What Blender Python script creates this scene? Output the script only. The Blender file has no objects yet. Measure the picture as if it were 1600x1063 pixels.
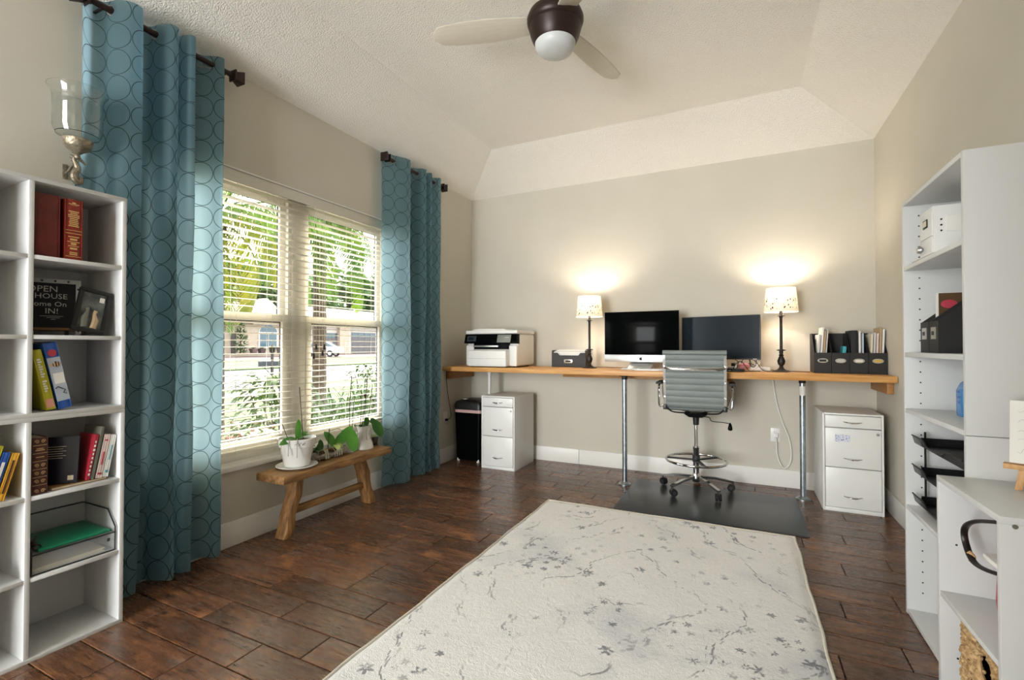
import bpy, bmesh, math, random
from mathutils import Vector, Matrix
random.seed(7)
PI = math.pi
scene = bpy.context.scene
C = scene.collection

# ------------------------------------------------------------------ camera
CAM = (2.7197, -4.5764, 1.18); YAW, PITCH, FPX = 0.45049, 0.012982, 738.79
cam_d = bpy.data.cameras.new('camera'); cam = bpy.data.objects.new('camera', cam_d); C.objects.link(cam)
cam_d.sensor_fit = 'HORIZONTAL'; cam_d.sensor_width = 36.0; cam_d.lens = 36.0*FPX/1600.0
cam_d.clip_start = 0.02; cam_d.clip_end = 500
cam.location = CAM; cam.rotation_euler = (PI/2+PITCH, 0, YAW)
scene.camera = cam
_f = Vector((-math.sin(YAW)*math.cos(PITCH), math.cos(YAW)*math.cos(PITCH), math.sin(PITCH)))
_r = Vector((math.cos(YAW), math.sin(YAW), 0)); _u = _r.cross(_f)
def at(px, py, ax, v):
    """photo pixel -> point where its sight line meets the plane axis=v"""
    d = _f + _r*((px-800)/FPX) - _u*((py-531.5)/FPX)
    t = (v-CAM[ax])/d[ax]
    return Vector(CAM)+d*t

# ------------------------------------------------------------------ exposure, sky, sun, fill light
vs = scene.view_settings
vs.view_transform = 'Standard'; vs.look = 'None'; vs.exposure = 1.68; vs.gamma = 1.0; vs.use_curve_mapping = False
w = bpy.data.worlds.new('sky'); scene.world = w; w.use_nodes = True
nt = w.node_tree; nt.nodes.clear()
o_ = nt.nodes.new('ShaderNodeOutputWorld'); b_ = nt.nodes.new('ShaderNodeBackground'); s_ = nt.nodes.new('ShaderNodeTexSky')
s_.sky_type = 'NISHITA'; s_.sun_disc = False; s_.sun_elevation = math.radians(47); s_.sun_rotation = math.radians(-55)
s_.air_density = 1.0; s_.dust_density = 6.0; s_.ozone_density = 1.0
# bright hazy sky: the clear-sky gradient veiled with white
hz_ = nt.nodes.new('ShaderNodeMix'); hz_.data_type = 'RGBA'; hz_.inputs[0].default_value = 0.8
hz_.inputs[7].default_value = (1.0, 1.02, 1.06, 1)
sc_ = nt.nodes.new('ShaderNodeMix'); sc_.data_type = 'RGBA'; sc_.blend_type = 'MULTIPLY'; sc_.inputs[0].default_value = 1.0; sc_.inputs[7].default_value = (.35, .35, .35, 1)
nt.links.new(s_.outputs[0], sc_.inputs[6]); nt.links.new(sc_.outputs[2], hz_.inputs[6])
b_.inputs['Strength'].default_value = 1.75
nt.links.new(hz_.outputs[2], b_.inputs[0]); nt.links.new(b_.outputs[0], o_.inputs[0])
def sun(name, energy, rot, col, ang):
    d = bpy.data.lights.new(name, 'SUN'); d.energy = energy; d.color = col; d.angle = ang
    o = bpy.data.objects.new(name, d); C.objects.link(o); o.rotation_euler = rot; return o
sun('sun', 3.6, (0, math.radians(-43), math.radians(-35)), (1, .95, .86), math.radians(1.0))
def area(name, energy, loc, rot, sx, sy, col=(1, 1, 1)):
    d = bpy.data.lights.new(name, 'AREA'); d.shape = 'RECTANGLE'; d.size = sx; d.size_y = sy; d.energy = energy; d.color = col
    o = bpy.data.objects.new(name, d); C.objects.link(o); o.location = loc; o.rotation_euler = rot; return o
# added area fill in the unseen foyer, brightening the room from behind
area('foyer_fill', 112, (.95, -8.0, 1.35), (PI/2, 0, math.radians(-4)), 1.8, 2.2, (.95, .98, 1.0))

# ------------------------------------------------------------------ helpers
def lin(h):
    h = h.lstrip('#'); out = []
    for i in (0, 2, 4):
        c = int(h[i:i+2], 16)/255.0
        out.append(c/12.92 if c <= .04045 else ((c+.055)/1.055)**2.4)
    return tuple(out)+(1.0,)
MATS = {}
def mat(name, col, rough=.5, metal=0.0, spec=.5, col2=None, vs=6.0, st=(1, 1, 1), lo=.35, hi=.65, bump=0.0, bs=60.0, bst=(1, 1, 1), rand=0.0, trans=0.0, emit=0.0, coat=0.0, transl=0.0, alpha=1.0, det=4.0, bd=.01):
    m = bpy.data.materials.new(name); m.use_nodes = True
    n = m.node_tree; b = n.nodes['Principled BSDF']; L = n.links.new
    b.inputs['Base Color'].default_value = lin(col); b.inputs['Roughness'].default_value = rough; b.inputs['Metallic'].default_value = metal
    b.inputs['Specular IOR Level'].default_value = spec; b.inputs['Transmission Weight'].default_value = trans; b.inputs['Coat Weight'].default_value = coat
    b.inputs['Alpha'].default_value = alpha
    tc = n.nodes.new('ShaderNodeTexCoord')
    src = None
    if col2:
        mp = n.nodes.new('ShaderNodeMapping'); mp.inputs['Scale'].default_value = st
        L(tc.outputs['Object'], mp.inputs['Vector'])
        vec = mp.outputs[0]
        nz = n.nodes.new('ShaderNodeTexNoise'); nz.inputs['Scale'].default_value = vs; nz.inputs['Detail'].default_value = det
        if rand:
            oi = n.nodes.new('ShaderNodeObjectInfo'); ad = n.nodes.new('ShaderNodeVectorMath'); ad.operation = 'ADD'
            ml = n.nodes.new('ShaderNodeMath'); ml.operation = 'MULTIPLY'; ml.inputs[1].default_value = 37.0
            L(oi.outputs['Random'], ml.inputs[0]); L(vec, ad.inputs[0]); L(ml.outputs[0], ad.inputs[1]); vec = ad.outputs[0]
        L(vec, nz.inputs['Vector'])
        r = n.nodes.new('ShaderNodeValToRGB'); r.color_ramp.elements[0].position = lo; r.color_ramp.elements[1].position = hi
        r.color_ramp.elements[0].color = lin(col); r.color_ramp.elements[1].color = lin(col2)
        L(nz.outputs['Fac'], r.inputs[0]); src = r.outputs[0]
        if rand:
            hs = n.nodes.new('ShaderNodeHueSaturation'); mr = n.nodes.new('ShaderNodeMapRange')
            mr.inputs['To Min'].default_value = 1-rand; mr.inputs['To Max'].default_value = 1+rand
            L(oi.outputs['Random'], mr.inputs['Value']); L(mr.outputs[0], hs.inputs['Value']); L(src, hs.inputs['Color']); src = hs.outputs[0]
        L(src, b.inputs['Base Color'])
    if bump:
        mp2 = n.nodes.new('ShaderNodeMapping'); mp2.inputs['Scale'].default_value = bst; L(tc.outputs['Object'], mp2.inputs['Vector'])
        n2 = n.nodes.new('ShaderNodeTexNoise'); n2.inputs['Scale'].default_value = bs; n2.inputs['Detail'].default_value = 3
        L(mp2.outputs[0], n2.inputs['Vector'])
        bp = n.nodes.new('ShaderNodeBump'); bp.inputs['Strength'].default_value = bump; bp.inputs['Distance'].default_value = bd
        L(n2.outputs['Fac'], bp.inputs['Height']); L(bp.outputs[0], b.inputs['Normal'])
    if emit:
        b.inputs['Emission Color'].default_value = lin(col); b.inputs['Emission Strength'].default_value = emit
    if transl:
        t = n.nodes.new('ShaderNodeBsdfTranslucent'); t.inputs[0].default_value = lin(col)
        if src: L(src, t.inputs[0])
        mx = n.nodes.new('ShaderNodeMixShader'); mx.inputs[0].default_value = transl
        L(b.outputs[0], mx.inputs[1]); L(t.outputs[0], mx.inputs[2]); L(mx.outputs[0], n.nodes['Material Output'].inputs[0])
    MATS[name] = m
    return m

class MB:
    """collects shapes; build() links them as ONE mesh object"""
    def __init__(s): s.v = []; s.f = []; s.uv = None
    def add(s, vs_, fs_):
        k = len(s.v); s.v += [tuple(p) for p in vs_]; s.f += [tuple(i+k for i in f) for f in fs_]; return s
    def box(s, x0, y0, z0, x1, y1, z1):
        return s.add([(x0, y0, z0), (x1, y0, z0), (x1, y1, z0), (x0, y1, z0), (x0, y0, z1), (x1, y0, z1), (x1, y1, z1), (x0, y1, z1)],
                     [(0, 3, 2, 1), (4, 5, 6, 7), (0, 1, 5, 4), (1, 2, 6, 5), (2, 3, 7, 6), (3, 0, 4, 7)])
    def hexa(s, p):
        return s.add(p, [(0, 3, 2, 1), (4, 5, 6, 7), (0, 1, 5, 4), (1, 2, 6, 5), (2, 3, 7, 6), (3, 0, 4, 7)])
    def obox(s, c, size, M):
        k = len(s.v); a, b, d = [q/2 for q in size]
        s.box(-a, -b, -d, a, b, d)
        for i in range(k, len(s.v)): s.v[i] = tuple(Vector(c)+M @ Vector(s.v[i]))
        return s
    def prism(s, poly, ax, h0, h1):
        """poly: 2D points; extruded along axis ax (the two other axes in xyz order)"""
        n = len(poly)
        def P(p, h):
            q = [p[0], p[1]]; q.insert(ax, h); return tuple(q)
        vv = [P(p, h0) for p in poly]+[P(p, h1) for p in poly]
        ff = [tuple(range(n))[::-1], tuple(range(n, 2*n))]+[(i, (i+1) % n, n+(i+1) % n, n+i) for i in range(n)]
        return s.add(vv, ff)
    def lathe(s, prof, n=24, c=(0, 0, 0), cap=True):
        vv = []; ff = []; m = len(prof)
        for r, z in prof:
            for i in range(n):
                a = 2*PI*i/n; vv.append((c[0]+r*math.cos(a), c[1]+r*math.sin(a), c[2]+z))
        for j in range(m-1):
            for i in range(n):
                ff.append((j*n+i, j*n+(i+1) % n, (j+1)*n+(i+1) % n, (j+1)*n+i))
        if cap: ff.append(tuple(range(n))[::-1]); ff.append(tuple(range((m-1)*n, m*n)))
        return s.add(vv, ff)
    def tube(s, pts, r, n=10, closed=False, flat=None, up=None):
        """flat=(a,b): elliptical / boxy section half sizes"""
        pts = [Vector(p) for p in pts]; m = len(pts); vv = []; ff = []
        rs = r if isinstance(r, (list, tuple)) else [r]*m
        u0 = Vector(up) if up else None
        for i, p in enumerate(pts):
            if closed: t = pts[(i+1) % m]-pts[i-1]
            else: t = pts[min(i+1, m-1)]-pts[max(i-1, 0)]
            t.normalize()
            if u0 is None:
                u0 = Vector((0, 0, 1)) if abs(t.z) < .9 else Vector((1, 0, 0))
            e = u0-t*u0.dot(t)
            if e.length < 1e-5: e = t.orthogonal()
            e.normalize(); g = t.cross(e)
            if up is None: u0 = e
            for k in range(n):
                a = 2*PI*(k+.5)/n
                if flat: q = e*(flat[0]*math.cos(a)*1.2)+g*(flat[1]*math.sin(a)*1.2)
                else: q = (e*math.cos(a)+g*math.sin(a))*rs[i]
                vv.append(p+q)
        R = m if closed else m-1
        for j in range(R):
            j2 = (j+1) % m
            for k in range(n): ff.append((j*n+k, j*n+(k+1) % n, j2*n+(k+1) % n, j2*n+k))
        if not closed: ff.append(tuple(range(n))[::-1]); ff.append(tuple(range((m-1)*n, m*n)))
        return s.add(vv, ff)
    def cyl(s, a, b, r, n=16): return s.tube([a, b], r, n)
    def ball(s, c, r, n=12, sc=(1, 1, 1)):
        pr = [(math.sin(PI*i/n)*r if 0 < i < n else 1e-4, -math.cos(PI*i/n)*r) for i in range(n+1)]
        k = len(s.v); s.lathe(pr, n+4)
        for i in range(k, len(s.v)): s.v[i] = (c[0]+s.v[i][0]*sc[0], c[1]+s.v[i][1]*sc[1], c[2]+s.v[i][2]*sc[2])
        return s
    def grid(s, rows):
        k = len(s.v); a = len(rows); b = len(rows[0])
        for r in rows: s.v += [tuple(p) for p in r]
        for i in range(a-1):
            for j in range(b-1): s.f.append((k+i*b+j, k+i*b+j+1, k+(i+1)*b+j+1, k+(i+1)*b+j))
        return s
    def leaf(s, base, d, up, L, W, droop=.3, n=5, fold=.15, tip=.9):
        d = Vector(d).normalized(); up = Vector(up); sd = d.cross(up)
        if sd.length < 1e-4: sd = d.orthogonal()
        sd.normalize(); p = Vector(base); rows = []; h = d.copy(); nn = sd.cross(d).normalized()
        for i in range(n+1):
            t = i/n; wd = W*.5*(math.sin(PI*min(1, (t*tip+.06)))**.7)
            if i == n: wd *= .15
            up_ = sd.cross(h).normalized()
            rows.append((p-sd*wd+up_*wd*fold, p, p+sd*wd+up_*wd*fold))
            h = (h+Vector((0, 0, -droop/n*1.6))).normalized(); p = p+h*(L/n)
        return s.grid(rows)
    def xf(s, M, k=0):
        for i in range(k, len(s.v)): s.v[i] = tuple(M @ Vector(s.v[i]))
        return s
    def shift(s, d):
        s.v = [(p[0]+d[0], p[1]+d[1], p[2]+d[2]) for p in s.v]; return s
    def mesh(s, name, material=None, bevel=0, smooth=None, seg=2):
        me = bpy.data.meshes.new(name)
        if bevel:
            bm = bmesh.new(); vv = [bm.verts.new(p) for p in s.v]
            for f in s.f:
                try: bm.faces.new([vv[i] for i in f])
                except ValueError: pass
            bmesh.ops.recalc_face_normals(bm, faces=bm.faces)
            ed = [e for e in bm.edges if len(e.link_faces) == 2 and e.calc_face_angle(0) > .6]
            bmesh.ops.bevel(bm, geom=ed, offset=bevel, segments=seg, profile=.5, affect='EDGES', clamp_overlap=True)
            bm.to_mesh(me); bm.free()
        else:
            me.from_pydata(s.v, [], s.f)
            if s.uv:
                ul = me.uv_layers.new(name='UVMap')
                for lp in me.loops: ul.data[lp.index].uv = s.uv[lp.vertex_index]
            else:
                bm = bmesh.new(); bm.from_mesh(me); bmesh.ops.recalc_face_normals(bm, faces=bm.faces); bm.to_mesh(me); bm.free()
        me.update()
        if smooth is not False:
            me.shade_smooth()
            me.set_sharp_from_angle(angle=math.radians(35 if smooth is None else smooth))
        if material: me.materials.append(MATS[material] if isinstance(material, str) else material)
        return me
    def build(s, name, material, parent=None, bevel=0, smooth=None, loc=None, rot=None, seg=2):
        return link(name, s.mesh(name, material, bevel, smooth, seg), parent, loc, rot)
def link(name, me, parent=None, loc=None, rot=None):
    o = bpy.data.objects.new(name, me); C.objects.link(o)
    if parent: o.parent = parent
    if loc is not None: o.location = loc
    if rot is not None: o.rotation_euler = rot
    return o
def tag(o, label, cat, group=None):
    o['label'] = label; o['category'] = cat
    if group: o['group'] = group
    return o
def thing(name, label, cat, loc=(0, 0, 0), rz=0, group=None, rot=None):
    o = bpy.data.objects.new(name, None); C.objects.link(o); o.empty_display_size = .05
    o.location = loc; o.rotation_euler = rot if rot else (0, 0, rz)
    return tag(o, label, cat, group)
def struct(name, mb, m, parent=None, **k):
    o = mb.build(name, m, parent, **k)
    if parent is None: o['kind'] = 'structure'
    return o
def copy_tree(o, parent=None):
    c = o.copy(); C.objects.link(c); c.parent = parent
    for ch in list(o.children): copy_tree(ch, c)
    return c
def text_mb(body, size, depth=.0006, align='CENTER'):
    cu = bpy.data.curves.new('lettering', 'FONT'); cu.body = body; cu.size = size; cu.align_x = align; cu.align_y = 'CENTER'; cu.extrude = depth; cu.resolution_u = 2
    ob = bpy.data.objects.new('lettering', cu); C.objects.link(ob)
    dg = bpy.context.evaluated_depsgraph_get(); me = bpy.data.meshes.new_from_object(ob.evaluated_get(dg))
    mb = MB(); mb.add([v.co[:] for v in me.vertices], [tuple(p.vertices) for p in me.polygons])
    bpy.data.objects.remove(ob); bpy.data.curves.remove(cu); bpy.data.meshes.remove(me)
    return mb
def frame_axes(x, y, z=None):
    """matrix whose columns are the given axes"""
    x = Vector(x).normalized(); y = Vector(y).normalized(); z = Vector(z) if z else x.cross(y)
    return Matrix((x, y, z)).transposed()
def crom(P, n=6, closed=False):
    P = [Vector(p) for p in P]; out = []; m = len(P)
    rng = range(m) if closed else range(m-1)
    for i in rng:
        if closed: a, b, c, d = P[i-1], P[i], P[(i+1) % m], P[(i+2) % m]
        else: a, b, c, d = P[max(i-1, 0)], P[i], P[i+1], P[min(i+2, m-1)]
        for k in range(n):
            t = k/n
            out.append(.5*((2*b)+(c-a)*t+(2*a-5*b+4*c-d)*t*t+(3*b-a-3*c+d)*t**3))
    if not closed: out.append(P[-1])
    return out
# ------------------------------------------------------------------ materials
mat('wall_paint', '#CDC8BB', .85, spec=.3, col2='#C9C4B6', vs=2.0, bump=.06, bs=260)
mat('ceiling_paint', '#F5F2EA', .95, spec=.2, bump=.9, bs=120, bd=.013)
mat('trim_white', '#E9E7E1', .4)
mat('grout', '#2A211B', .9)
mat('white_laminate', '#D2D3D2', .38)
mat('white_metal', '#E4E4E0', .35)
mat('white_plastic', '#E9E7E2', .35)
mat('vinyl_frame', '#F0EDE2', .4)
mat('slat_white', '#F4F1E6', .45, transl=.35)
mat('cord_white', '#E2E0D8', .6)
mat('black_plastic', '#121314', .4)
mat('black_gloss', '#08090A', .1, spec=.04)
mat('black_matte', '#17181A', .7)
mat('charcoal', '#2B2D2F', .6)
mat('chrome', '#D8D8D8', .08, metal=1)
mat('brushed_steel', '#B8BAB9', .32, metal=1)
mat('galvanised', '#B4BCC0', .38, metal=1, col2='#98A2A8', vs=40, bump=.05)
mat('bronze', '#2B1B15', .4, metal=.3)
mat('dark_iron', '#3A332E', .45, metal=.5, col2='#221D1A', vs=30)
mat('pewter', '#A49A86', .45, metal=.6, col2='#7A705E', vs=60, bump=.3, bs=120)
mat('aluminium', '#C9CACB', .3, metal=.85)
mat('rubber', '#0F0F10', .7)
mat('chair_vinyl', '#7C8380', .5, col2='#767D7A', vs=8)
mat('pine', '#DDA968', .42, col2='#C48A4C', vs=3.0, st=(1.2, 26, 26), bump=.06, bs=12, bst=(2, 40, 40))
mat('pine_cleat', '#B98449', .5, col2='#9C6A36', vs=3.0, st=(2, 20, 20))
mat('rustic_wood', '#A67C4A', .6, col2='#6A4826', vs=3.2, st=(16, 2.2, 16), lo=.3, hi=.72, bump=.35, bs=9, bst=(20, 2.5, 20))
mat('rustic_wood_leg', '#A67A48', .6, col2='#664526', vs=3.2, st=(16, 16, 2.4), lo=.3, hi=.72, bump=.35, bs=9, bst=(20, 20, 2.5))
mat('easel_wood', '#D2A36A', .5, col2='#C08F56', vs=8, st=(12, 12, 2))
mat('porcelain', '#E4E3DF', .22, coat=.3)
mat('soil', '#4A3526', .95, col2='#241811', vs=60, bump=.8, bs=90)
mat('bark_mix', '#7A5B3D', .9, col2='#3C2A1B', vs=70, bump=.8, bs=80)
mat('driftwood', '#B4ADA2', .85, col2='#7E766B', vs=6, st=(10, 2, 10), bump=.5, bs=10, bst=(18, 3, 18))
mat('leaf_green', '#3F7A2C', .35, col2='#5E9A3A', vs=9, transl=.25)
mat('leaf_dark', '#27501F', .35, col2='#3F6E2C', vs=9, transl=.2)
mat('leaf_pale', '#B9D07A', .45, transl=.3)
mat('stem_dark', '#3B2B20', .6)
mat('stem_green', '#55683A', .6)
mat('root_grey', '#A8A591', .8)
mat('clear_glass', '#F4F7F5', .03, trans=1.0)
mat('frosted_globe', '#C9CCCC', .4)
mat('mag_black', '#1B1A19', .6)
mat('paper', '#E8E6E0', .8)
mat('paper_grey', '#C9C7C3', .8)
mat('paper_cream', '#DCD3BC', .8)
mat('paper_tan', '#B79E7C', .8)
mat('teal_card', '#3E9AA6', .6)
mat('label_metal', '#C4C0B4', .3, metal=.8)
mat('yellow_card', '#D9B24A', .7)
mat('red_leather', '#6E241C', .5, col2='#5C1C16', vs=20, bump=.1, bs=200)
mat('red_leather_bright', '#8E2C1C', .45, col2='#7A2417', vs=20)
mat('gold', '#D9B777', .35, metal=.4)
mat('brown_leather', '#4A281C', .5)
mat('gold_pale', '#C7A274', .45)
mat('book_yellow', '#B7B32E', .4)
mat('book_pink', '#D99A86', .5)
mat('book_blue', '#2A57A8', .4)
mat('book_sky', '#AEB9C4', .45)
mat('book_navy', '#171A2B', .4)
mat('book_red', '#A9283A', .45)
mat('book_olive', '#6E6E62', .6)
mat('book_blush', '#DCC9C2', .6)
mat('book_white', '#E3E2DE', .5)
mat('book_amber', '#D9A32E', .45)
mat('pages', '#D9CFB8', .85)
mat('chalkboard', '#15171A', .7, col2='#1D2023', vs=14)
mat('chalk', '#DADAD6', .9)
mat('sign_metal', '#C6C9C7', .4, metal=.3)
mat('green_folder', '#1E8A63', .3, col2='#23956B', vs=4)
mat('acrylic', '#E3E8EA', .15, alpha=.16)
mat('tray_black', '#0E0F11', .45)
mat('bottle_blue', '#3F7DB8', .25)
mat('bag_pink', '#CDAAA4', .5)
mat('straw', '#C9A97C', .75, col2='#9A7648', vs=40, rand=.18)
mat('dark_brown', '#5A4027', .9)  # plain dark brown for the basket liner and the magazine cover
mat('leather_black', '#1A1412', .4)
mat('red_print', '#B4384A', .5)
mat('purple_print', '#4E4484', .6)
mat('cable_black', '#141414', .55)
mat('sticker', '#D9DCE6', .5, col2='#7E83B8', vs=120, lo=.55, hi=.6)
mat('screen_dark', '#101C26', .22)
mat('photo_print', '#6E7472', .3, col2='#2B302F', vs=22)
mat('pink_stuff', '#C98E92', .7)

def node_mat(name, rough=.6):
    m = bpy.data.materials.new(name); m.use_nodes = True; MATS[name] = m
    n = m.node_tree; b = n.nodes['Principled BSDF']; b.inputs['Roughness'].default_value = rough
    return m, n, b
def math_n(n, op, a, b=None, clamp=False):
    q = n.nodes.new('ShaderNodeMath'); q.operation = op; q.use_clamp = clamp
    for i, x in enumerate((a, b)):
        if x is None: continue
        if isinstance(x, (int, float)): q.inputs[i].default_value = x
        else: n.links.new(x, q.inputs[i])
    return q.outputs[0]
def mixc(n, fac, a, b):
    q = n.nodes.new('ShaderNodeMix'); q.data_type = 'RGBA'
    for s_, x in ((0, fac), (6, a), (7, b)):
        if isinstance(x, (int, float)): q.inputs[s_].default_value = x
        elif isinstance(x, tuple): q.inputs[s_].default_value = x
        else: n.links.new(x, q.inputs[s_])
    return q.outputs[2]
def noise(n, vec, scale, det=4, rough=.5, dist=0):
    q = n.nodes.new('ShaderNodeTexNoise'); q.inputs['Scale'].default_value = scale; q.inputs['Detail'].default_value = det
    q.inputs['Roughness'].default_value = rough; q.inputs['Distortion'].default_value = dist
    if vec is not None: n.links.new(vec, q.inputs['Vector'])
    return q.outputs['Fac']
def ramp(n, x, p0, p1):
    q = n.nodes.new('ShaderNodeMapRange'); q.inputs['From Min'].default_value = p0; q.inputs['From Max'].default_value = p1; q.clamp = True
    n.links.new(x, q.inputs['Value']); return q.outputs[0]
def mapping(n, vec, sc):
    q = n.nodes.new('ShaderNodeMapping'); q.inputs['Scale'].default_value = sc; n.links.new(vec, q.inputs['Vector']); return q.outputs[0]

# window glass lets daylight straight through
m, n, b = node_mat('window_glass', .0)
tr = n.nodes.new('ShaderNodeBsdfTransparent'); gl = n.nodes.new('ShaderNodeBsdfGlossy'); gl.inputs['Roughness'].default_value = .02
mx = n.nodes.new('ShaderNodeMixShader'); mx.inputs[0].default_value = .03; n.links.new(tr.outputs[0], mx.inputs[1]); n.links.new(gl.outputs[0], mx.inputs[2])
n.links.new(mx.outputs[0], n.nodes['Material Output'].inputs[0])
# wood-look floor tile: long grain, rusty and grey patches, differs from plank to plank
m, n, b = node_mat('floor_plank', .38)
tc = n.nodes.new('ShaderNodeTexCoord'); oi = n.nodes.new('ShaderNodeObjectInfo')
k = math_n(n, 'MULTIPLY', oi.outputs['Random'], 91.0)
va = n.nodes.new('ShaderNodeVectorMath'); va.operation = 'ADD'; n.links.new(tc.outputs['Object'], va.inputs[0]); n.links.new(k, va.inputs[1])
g1 = noise(n, mapping(n, va.outputs[0], (3, 34, 1)), 1.6, 6, .62, .6)
g2 = noise(n, mapping(n, va.outputs[0], (5, 10, 1)), 1.0, 5, .6)
g3 = noise(n, mapping(n, va.outputs[0], (9, 60, 1)), 2.2, 4, .6, .4)
c = mixc(n, ramp(n, g1, .32, .68), lin('#452D20'), lin('#7E573E'))
c = mixc(n, ramp(n, g2, .56, .74), c, lin('#A06D46'))
c = mixc(n, math_n(n, 'MULTIPLY', ramp(n, g2, .46, .30), .45), c, lin('#756A60'))
c = mixc(n, math_n(n, 'MULTIPLY', ramp(n, g3, .56, .70), .55), c, lin('#22130C'))
hs = n.nodes.new('ShaderNodeHueSaturation'); mr = n.nodes.new('ShaderNodeMapRange'); mr.inputs['To Min'].default_value = .62; mr.inputs['To Max'].default_value = 1.18
n.links.new(oi.outputs['Random'], mr.inputs['Value']); n.links.new(mr.outputs[0], hs.inputs['Value']); n.links.new(c, hs.inputs['Color'])
n.links.new(hs.outputs[0], b.inputs['Base Color'])
bp = n.nodes.new('ShaderNodeBump'); bp.inputs['Strength'].default_value = .35; bp.inputs['Distance'].default_value = .004
n.links.new(g1, bp.inputs['Height']); n.links.new(bp.outputs[0], b.inputs['Normal'])
n.links.new(math_n(n, 'ADD', math_n(n, 'MULTIPLY', g3, .25), .14), b.inputs['Roughness'])

# curtain: teal cloth with a woven grid of touching rings
m, n, b = node_mat('curtain_cloth', .55)
uv = n.nodes.new('ShaderNodeUVMap'); sp = n.nodes.new('ShaderNodeSeparateXYZ'); n.links.new(uv.outputs[0], sp.inputs[0])
def cell(o): return math_n(n, 'SUBTRACT', math_n(n, 'FRACT', math_n(n, 'DIVIDE', o, .122)), .5)
cu_, cv_ = cell(sp.outputs[0]), cell(sp.outputs[1])
rr = math_n(n, 'SQRT', math_n(n, 'ADD', math_n(n, 'POWER', math_n(n, 'ABSOLUTE', cu_), 2.0), math_n(n, 'POWER', math_n(n, 'ABSOLUTE', cv_), 2.0)))
ring = ramp(n, math_n(n, 'ABSOLUTE', math_n(n, 'SUBTRACT', rr, .480)), .017, .009)
wv = noise(n, mapping(n, uv.outputs[0], (30, 700, 1)), 1.0, 3)
base = mixc(n, wv, lin('#4B6263'), lin('#566E6F'))
col = mixc(n, ring, base, lin('#3C5655'))
n.links.new(col, b.inputs['Base Color']); b.inputs['Sheen Weight'].default_value = .2; b.inputs['Specular IOR Level'].default_value = .4
t = n.nodes.new('ShaderNodeBsdfTranslucent'); n.links.new(mixc(n, ring, lin('#BDE2F4'), lin('#1D3B40')), t.inputs[0])
mx = n.nodes.new('ShaderNodeMixShader'); mx.inputs[0].default_value = .54
n.links.new(b.outputs[0], mx.inputs[1]); n.links.new(t.outputs[0], mx.inputs[2]); n.links.new(mx.outputs[0], n.nodes['Material Output'].inputs[0])

# rug: worn cream pile, broken stepped outlines of a medallion, scattered flower motifs, blue-grey patches
m, n, b = node_mat('rug_pile', .95)
b.inputs['Specular IOR Level'].default_value = .1; b.inputs['Sheen Weight'].default_value = .3
tc = n.nodes.new('ShaderNodeTexCoord'); O = tc.outputs['Object']
def snapped(q):
    sn = n.nodes.new('ShaderNodeVectorMath'); sn.operation = 'SNAP'; n.links.new(O, sn.inputs[0]); sn.inputs[1].default_value = (q, q, q); return sn.outputs[0]
s2 = n.nodes.new('ShaderNodeSeparateXYZ'); n.links.new(O, s2.inputs[0])
ax_ = math_n(n, 'ABSOLUTE', s2.outputs[0]); ay_ = math_n(n, 'ABSOLUTE', s2.outputs[1])
wob = math_n(n, 'MULTIPLY', math_n(n, 'SUBTRACT', noise(n, O, 2.6, 1), .5), .55)
wob = math_n(n, 'ADD', wob, math_n(n, 'MULTIPLY', math_n(n, 'SUBTRACT', noise(n, snapped(.028), 16, 1), .5), .16))
dd = math_n(n, 'ADD', math_n(n, 'ADD', math_n(n, 'MULTIPLY', ax_, 1.0), math_n(n, 'MULTIPLY', ay_, .62)), wob)
lines = None
for lv, tw_ in ((.13, .004), (.36, .0055), (.62, .006), (.86, .006), (1.12, .005)):
    e = ramp(n, math_n(n, 'ABSOLUTE', math_n(n, 'SUBTRACT', dd, lv)), tw_*1.5, tw_*.7)
    lines = e if lines is None else math_n(n, 'MAXIMUM', lines, e)
lines = math_n(n, 'MULTIPLY', lines, ramp(n, noise(n, O, 3.4, 4), .44, .58))
def flowers(scale, r0, r1, msk, lo, hi):
    vo = n.nodes.new('ShaderNodeTexVoronoi'); vo.inputs['Scale'].default_value = scale; vo.inputs['Randomness'].default_value = .85; n.links.new(O, vo.inputs['Vector'])
    vb = n.nodes.new('ShaderNodeVectorMath'); vb.operation = 'SUBTRACT'; n.links.new(O, vb.inputs[0]); n.links.new(vo.outputs['Position'], vb.inputs[1])
    sx = n.nodes.new('ShaderNodeSeparateXYZ'); n.links.new(vb.outputs[0], sx.inputs[0])
    an_ = math_n(n, 'ARCTAN2', sx.outputs[1], sx.outputs[0])
    pet = math_n(n, 'MULTIPLY', math_n(n, 'SINE', math_n(n, 'ADD', math_n(n, 'MULTIPLY', an_, 6.0), math_n(n, 'MULTIPLY', noise(n, O, 3, 0), 9))), .055)
    d_ = math_n(n, 'ADD', math_n(n, 'ADD', vo.outputs['Distance'], pet), math_n(n, 'MULTIPLY', math_n(n, 'SUBTRACT', noise(n, O, 90, 2), .5), .28))
    f = ramp(n, d_, r0, r1)
    f = math_n(n, 'MULTIPLY', f, ramp(n, noise(n, O, 55, 3), .36, .50))
    return math_n(n, 'MULTIPLY', f, ramp(n, noise(n, O, msk, 2), lo, hi))
fl = math_n(n, 'MAXIMUM', flowers(7.5, .22, .16, 4.1, .46, .54), flowers(13.0, .25, .18, 2.3, .47, .60))
spk = ramp(n, noise(n, O, 60, 5, .7), .585, .68)
spk = math_n(n, 'MULTIPLY', spk, ramp(n, noise(n, O, 2.6, 3), .44, .60))
patch = ramp(n, noise(n, O, 1.7, 4), .54, .70)
base = mixc(n, noise(n, O, 9, 5), lin('#E4E3E1'), lin('#EDEBE7'))
base = mixc(n, math_n(n, 'MULTIPLY', patch, .5), base, lin('#A9B2BD'))
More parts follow.
